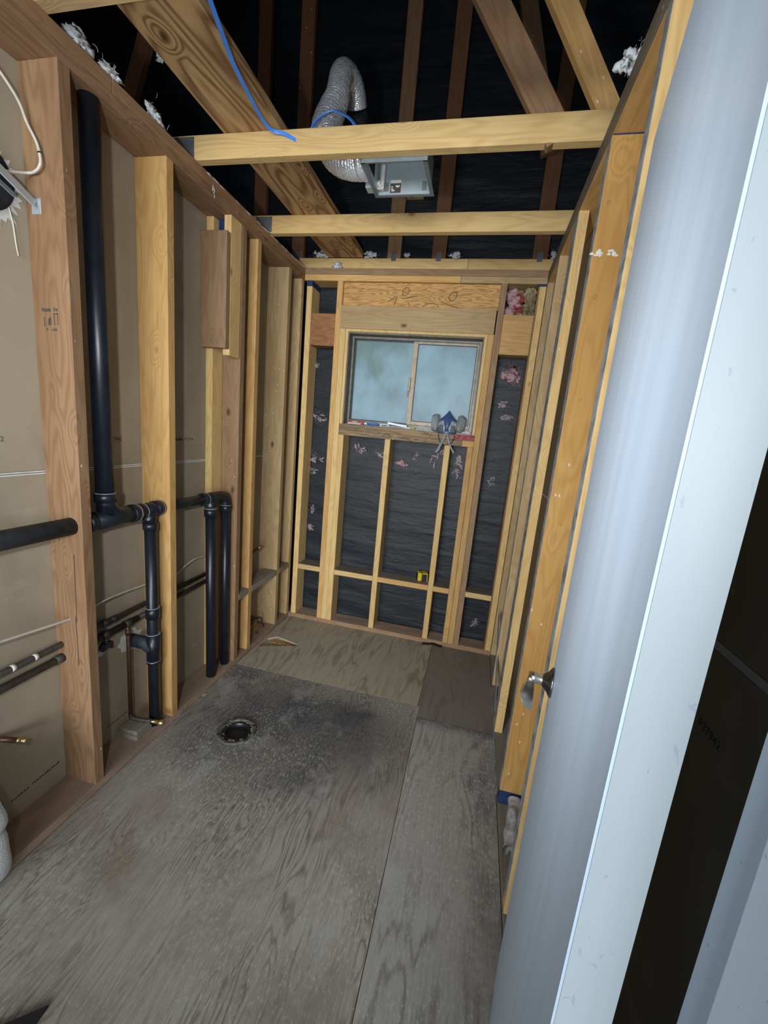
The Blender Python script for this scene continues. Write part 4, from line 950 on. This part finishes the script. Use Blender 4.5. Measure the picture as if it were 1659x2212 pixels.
MB().box(1.118, 1.215, L + 0.015, L + 0.035, ZS, ZS + 0.006, 0.002, Matrix.Rotation(0.03, 3, 'Y')).build('strip', 'masklight', a)
MB().blob((1.16, L + 0.02, ZS + 0.008), (0.03, 0.008, 0.006), 6, 0.5).build('lump', 'paper', a)
# tape measure
a = thing('tape_measure', 'yellow tape measure standing on the blocking under the window', 'tape measure', (0.985, L + 0.085, 0.4315))
mrot = Matrix.Rotation(0.25, 3, 'Z')
def tmb(x0, x1, y0, y1, z0, z1, b=0.0, m=None):
    m = m or MB(); cx, cy = 0.985, L + 0.085
    vs, fs = chamfer(((x1 - x0) / 2, (y1 - y0) / 2, (z1 - z0) / 2), b); c = Vector(((x0 + x1) / 2, (y0 + y1) / 2, (z0 + z1) / 2))
    return m.add([Vector((cx, cy, 0.4315)) + mrot @ (Vector(v) + c) for v in vs], fs)
tmb(-0.036, -0.004, -0.032, 0.032, 0, 0.062, 0.008).build('case', 'yellowplastic', a)
m = tmb(-0.004, 0.036, -0.032, 0.032, 0.054, 0.062, 0.003); tmb(0.030, 0.036, -0.032, 0.032, 0.0, 0.056, 0.002, m); m.build('side_bumper', 'yellowplastic', a)
tmb(-0.003, 0.029, -0.026, 0.026, 0, 0.053, 0.002).build('belt_clip_side', 'black', a)
tmb(-0.042, -0.034, -0.026, 0.02, 0.006, 0.05, 0.002).build('grip', 'black', a)

# respirator
rp = thing('respirator', 'blue and grey half-face respirator sitting on the window sill', 'respirator', (1.045, L + 0.02, ZS))
def ring_loft(rings, name, mat, par, cap=True):
    n = len(rings[0]); vs = [p for r in rings for p in r]; fs = []
    for i in range(len(rings) - 1):
        for j in range(n): fs.append((i * n + j, i * n + (j + 1) % n, (i + 1) * n + (j + 1) % n, (i + 1) * n + j))
    if cap: fs.append(tuple(range(n))[::-1]); fs.append(tuple((len(rings) - 1) * n + j for j in range(n)))
    return MB().add(vs, fs).build(name, mat, par, smooth=True)
rx, ry = 1.043, L + 0.025
rings = []
for (z, a_, b_, yo) in ((0.004, 0.056, 0.040, 0), (0.03, 0.057, 0.042, 0.0), (0.065, 0.054, 0.038, 0.003), (0.078, 0.047, 0.034, 0.005), (0.098, 0.030, 0.027, 0.008), (0.118, 0.014, 0.017, 0.012), (0.132, 0.004, 0.006, 0.016)):
    rings.append([(rx + a_ * math.cos(t) , ry + yo + b_ * math.sin(t), ZS + z) for t in [2 * math.pi * j / 28 for j in range(28)]])
fc = ring_loft(rings, 'facepiece', 'masklight', rp)
rings = []
for (z, a_, b_) in ((0.006, 0.025, 0.0435), (0.035, 0.0265, 0.0460), (0.066, 0.028, 0.0435), (0.082, 0.030, 0.037), (0.100, 0.022, 0.028), (0.120, 0.010, 0.016), (0.134, 0.003, 0.006)):
    yo = 0.0 if z < 0.07 else (z - 0.07) * 0.2
    rings.append([(rx + a_ * math.sin(t), ry + yo - b_ * math.cos(t * 0.9) * 1.0, ZS + z) for t in [-1.2 + 2.4 * j / 10 for j in range(11)]] + [(rx + a_ * 0.9 * math.sin(t), ry + yo - b_ * 0.80, ZS + z) for t in [1.2 - 2.4 * j / 10 for j in range(11)]])
ring_loft(rings, 'front_panel', 'maskblue', rp)
hood = []
for (z, a_, b_) in ((0.070, 0.058, 0.041), (0.082, 0.050, 0.038), (0.100, 0.031, 0.029), (0.120, 0.014, 0.018), (0.137, 0.003, 0.005)):
    hood.append([(rx + a_ * math.cos(t), ry + 0.004 + (z - .07) * .2 + b_ * math.sin(t), ZS + z + 0.002) for t in [2 * math.pi * j / 28 for j in range(28)]])
ring_loft(hood, 'nose_hood', 'maskblue', rp)
for sgn, tilt in ((-1, 0.22), (1, -0.42)):
    ax = Vector((sgn * 0.80, -0.55, 0.12)).normalized(); cc = Vector((rx + sgn * (0.083 if sgn < 0 else 0.085), ry - 0.004, ZS + (0.056 if sgn < 0 else 0.058)))
    u = Vector((0, 0, 1)); u = (u - ax * u.dot(ax)).normalized(); w = ax.cross(u)
    u, w = u * math.cos(tilt) + w * math.sin(tilt), w * math.cos(tilt) - u * math.sin(tilt)
    rings = []
    for (h, s_) in ((-0.014, 0.86), (-0.012, 0.97), (0.004, 1.0), (0.012, 0.93), (0.015, 0.80)):
        rings.append([cc + ax * h + u * (0.057 * s_ * math.copysign(abs(math.cos(t)) ** 0.6, math.cos(t))) + w * (0.031 * s_ * math.copysign(abs(math.sin(t)) ** 0.6, math.sin(t)) * (1 - 0.25 * math.cos(t) * sgn * 0 - 0.18 * -math.cos(t))) for t in [2 * math.pi * j / 28 for j in range(28)]])
    ft = ring_loft(rings, 'filter_cartridge', 'maskgrey', rp)
    rb = MB()
    for k2 in (-0.018, -0.006, 0.006, 0.018): rb.tube([cc + ax * 0.0155 + w * k2 - u * 0.036, cc + ax * 0.0155 + w * k2 * 0.8 + u * 0.036], 0.0022, 6)
    rb.build('filter_rib', 'masklight', ft)
    auto(MB().tube([cc - ax * 0.012, Vector((rx + sgn * 0.045, ry - 0.006, ZS + 0.04))], 0.017, 16).build('inlet', 'masklight', rp))
    vd = MB()
    for k2 in range(3): vd.tube([(rx + sgn * (0.027 + 0.009 * k2), ry - 0.042 + 0.006 * k2, ZS + 0.008), (rx + sgn * (0.030 + 0.009 * k2), ry - 0.041 + 0.006 * k2, ZS + 0.045)], 0.0022, 6)
    vd.build('vent_slot', 'black', rp)
bd = [(rx + 0.060 * math.sin(t), ry - 0.054 * math.cos(t), ZS - 0.004) for t in [-1.7 + 3.4 * j / 24 for j in range(25)]]
MB().ribbon(bd, 0.014, Vector((0, 0, 1)), 0.003).build('head_cradle', 'maskblue', rp)
lp = [(rx + 0.052 * math.cos(t) + 0.003, L - 0.008 - 0.01 * abs(math.cos(t)), ZS - 0.016 + 0.066 * math.sin(t)) for t in [math.pi + math.pi * j / 20 for j in range(21)]]
MB().tube(lp, 0.0021, 8).build('neck_loop', 'black', rp, smooth=True)
MB().ribbon(smooth_path([(rx + 0.000, ry - 0.058, ZS - 0.004), (rx - 0.012, L - 0.022, ZS - 0.04), (rx - 0.030, L - 0.014, ZS - 0.085), (rx - 0.052, L - 0.012, ZS - 0.133)], 5), 0.012, Vector((1, 0, 0.3)), 0.0012).build('strap', 'strap', rp)
MB().ribbon(smooth_path([(rx + 0.006, ry - 0.058, ZS - 0.004), (rx + 0.014, L - 0.022, ZS - 0.03), (rx + 0.030, L - 0.014, ZS - 0.075), (rx + 0.062, L - 0.012, ZS - 0.128)], 5), 0.010, Vector((1, 0, -0.3)), 0.0012).build('strap', 'strap', rp)
MB().ribbon(smooth_path([(rx - 0.062, ry - 0.01, ZS + 0.0), (rx - 0.085, L - 0.006, ZS - 0.006), (rx - 0.102, L - 0.010, ZS - 0.018), (rx - 0.108, L - 0.012, ZS - 0.042)], 5), 0.006, Vector((0, 0.3, 1)), 0.0012).build('strap', 'strap', rp)

# ================================================================== INSULATION
def fibres(m, c, size, n, rg, flat=(1, 1, 1), w=0.0008, ln=0.075):
    for _ in range(n):
        p0 = Vector(c) + Vector((rg.gauss(0, .30) * size[0], rg.gauss(0, .30) * size[1], rg.gauss(0, .30) * size[2]))
        d = Vector((rg.uniform(-1, 1) * flat[0], rg.uniform(-1, 1) * flat[1], rg.uniform(-1, 1) * flat[2])).normalized(); pts = [p0]
        for _k in range(4):
            d = (d + Vector((rg.uniform(-1, 1) * flat[0], rg.uniform(-1, 1) * flat[1], rg.uniform(-1, 1) * flat[2])) * 0.6).normalized(); pts.append(pts[-1] + d * max(size) * ln)
        m.ribbon(pts, w, Vector((rg.uniform(-1, 1), rg.uniform(-1, 1), rg.uniform(-1, 1))) + Vector((.01, .02, .03)), 0.0006)
def tuft(name, label, group, c, size, mat, seed, n=16, flat=(1, 1, 1), lump=True):
    rg = random.Random(seed); m = MB()
    if lump:
        for i in range(20):
            e = rg.random() ** 0.6; a = rg.uniform(0, 6.283)
            q = (c[0] + e * math.cos(a) * .45 * size[0], c[1] + rg.uniform(-.3, .3) * size[1], c[2] + e * math.sin(a) * .42 * size[2])
            k2 = rg.uniform(.10, .22) * (1.25 - 0.6 * e)
            m.blob(q, (size[0] * k2, size[1] * k2 * 1.3, size[2] * k2 * 1.1), seed * 31 + i, 0.7, 2)
    else:
        for i in range(7):                                  # ragged strands, thick in the middle
            p_ = Vector((c[0] + rg.uniform(-.38, .38) * size[0], c[1], c[2] + rg.uniform(-.38, .38) * size[2])); a = rg.uniform(0, 6.283); pts = []; rr = []
            for k2 in range(9):
                a += rg.uniform(-.75, .75); p_ = p_ + Vector((math.cos(a) * size[0], rg.uniform(-.05, .05) * size[1], math.sin(a) * size[2])) * 0.085; pts.append(p_.copy())
                rr.append((0.0008 + 0.0065 * math.sin(math.pi * (k2 + .5) / 9)) * rg.uniform(.35, 1.2) * max(size) / 0.07)
            m.tube(pts, rr, 6)
    fibres(m, c, size, n, rg, flat)
    o = m.build(name, mat, loc=c, smooth=True); return tag(o, label, 'insulation', group)
g = 'white insulation tufts along the left top plate'
tuft('insulation_tuft', 'largest white fibreglass tuft lying on the left top plate', g, (-0.02, 0.690, 2.488), (0.055, 0.075, 0.045), 'fluff', 31)
tuft('insulation_tuft', 'middle white fibreglass tuft lying on the left top plate', g, (-0.02, 0.800, 2.482), (0.045, 0.075, 0.036), 'fluff', 32)
tuft('insulation_tuft', 'thin white fibreglass tuft near the front joist end on left plate', g, (-0.022, 0.990, 2.49), (0.04, 0.07, 0.06), 'fluff', 33)
tuft('insulation_tuft', 'tiny white fluff clinging to the plank edge near the top', None, (0.115, 0.86, 2.556), (0.025, 0.02, 0.022), 'fluff', 34, 30)
tuft('insulation_tuft', 'white fibreglass tuft on the right top plate by the door', None, (1.528, 0.930, 2.490), (0.075, 0.05, 0.06), 'fluff', 35)
g = 'white insulation tufts along the window wall plate'
for i, (x, sx, sz, lab) in enumerate(((0.085, 0.10, 0.045, 'white fluff heap between the left corner and the plank'), (0.20, 0.07, 0.05, 'white fluff heap directly under the plank end'), (0.42, 0.09, 0.04, 'white fluff heap just right of the plank end'),
                                      (0.965, 0.06, 0.045, 'white fluff beside the second gable stud from the plank'), (0.66, 0.04, 0.025, 'small white fluff beside the first gable stud right of plank'), (1.545, 0.05, 0.045, 'white fluff beside the rightmost gable stud'))):
    tuft('insulation_tuft', lab, g, (x, L + 0.062, 2.5625 if i != 1 else 2.49), (sx, 0.05, sz), 'fluff', 40 + i, 18)
g = 'pink insulation wisps on the felt'
pk_ = [(0.062, 1.872, .05, .03, 'on the felt under the left upper block'), (0.10, 1.52, .07, .06, 'large wispy patch in the left bay at sill height'), (0.098, 1.234, .07, .07, 'forked wisp in the left bay below sill height'),
       (0.085, 1.130, .05, .04, 'wisp just beneath the forked one in the left bay'), (0.097, 0.83, .025, .05, 'narrow wisp midway down the left bay'), (0.09, 0.690, .05, .05, 'round tuft lowest in the left bay'),
       (0.425, 1.318, .07, .05, 'wisp under the sill next to the left trimmer studs'), (0.58, 1.298, .10, .05, 'long wisp under the sill left of the first cripple stud'), (0.746, 1.245, .09, .04, 'bright tuft under the sill right of the first cripple stud'),
       (0.985, 1.315, .07, .08, 'wisp under the sill left of the mask straps'), (1.135, 1.31, .07, .10, 'wisp under the sill right of the mask straps'), (0.845, 1.31, .03, .04, 'faint wisp midway between the two cripple studs'), (1.13, 1.235, .05, .06, 'lower wisp right of the second cripple stud'),
       (1.405, 1.885, .12, .10, 'broad tuft right under the right upper block'), (1.375, 1.70, .06, .05, 'small wisp below the broad tuft in the right bay'), (1.413, 1.620, .09, .035, 'flat pale wisp in the right bay at mask height'),
       (1.369, 1.191, .04, .05, 'faint wisp in the right bay below sill height'), (1.396, 0.158, .05, .05, 'dull tuft at the bottom of the right bay')]
for i, (x, z, sx, sz, lab) in enumerate(pk_):
    tuft('insulation_wisp', 'pink fibreglass, ' + lab, g, (x, 2.394, z), (sx, 0.012, sz), 'pink' if i in (8, 13) else 'palepink', 60 + i, 46 if i != 13 else 130, (1, 0.12, 1), lump=i in (0, 5, 8, 13, 14, 15))
ib = thing('insulation_batt', 'pink batt with crumpled kraft paper in the top right corner bay', 'insulation', (1.39, L + 0.1, 2.215))
m = MB()
for i in range(9):
    rg = random.Random(90 + i); m.blob((1.325 + rg.uniform(0, .05), L + 0.085 + rg.uniform(-.02, .02), 2.232 + i * 0.017), (0.035, 0.035, 0.024), 90 + i, 0.35)
m.build('pink_wool', 'pink', ib, smooth=True)
m = MB()
for i in range(7):
    rg = random.Random(190 + i); m.blob((1.372 + rg.uniform(-.02, .03), L + 0.07 + rg.uniform(-.01, .01), 2.245 + i * 0.016), (0.022, 0.016, 0.018), 190 + i, 0.5)
m.build('red_wool', 'redwool', ib, smooth=True)
rg = random.Random(77); vs = []; fs = []; nx, nz = 9, 11
for i in range(nx):
    for j in range(nz):
        x = 1.385 + (i / (nx - 1)) * 0.09 + rg.uniform(-.004, .004) - (0.02 * math.sin(j * .9) if i == 0 else 0); z = 2.2165 + (j / (nz - 1)) * 0.165
        vs.append((min(x, 1.476), L + 0.075 + rg.uniform(-.022, .022) - 0.03 * i / nx, z))
for i in range(nx - 1):
    for j in range(nz - 1): fs.append((i * nz + j, i * nz + j + 1, (i + 1) * nz + j + 1, (i + 1) * nz + j))
MB().add(vs, fs).build('kraft_facing', 'kraft', ib)
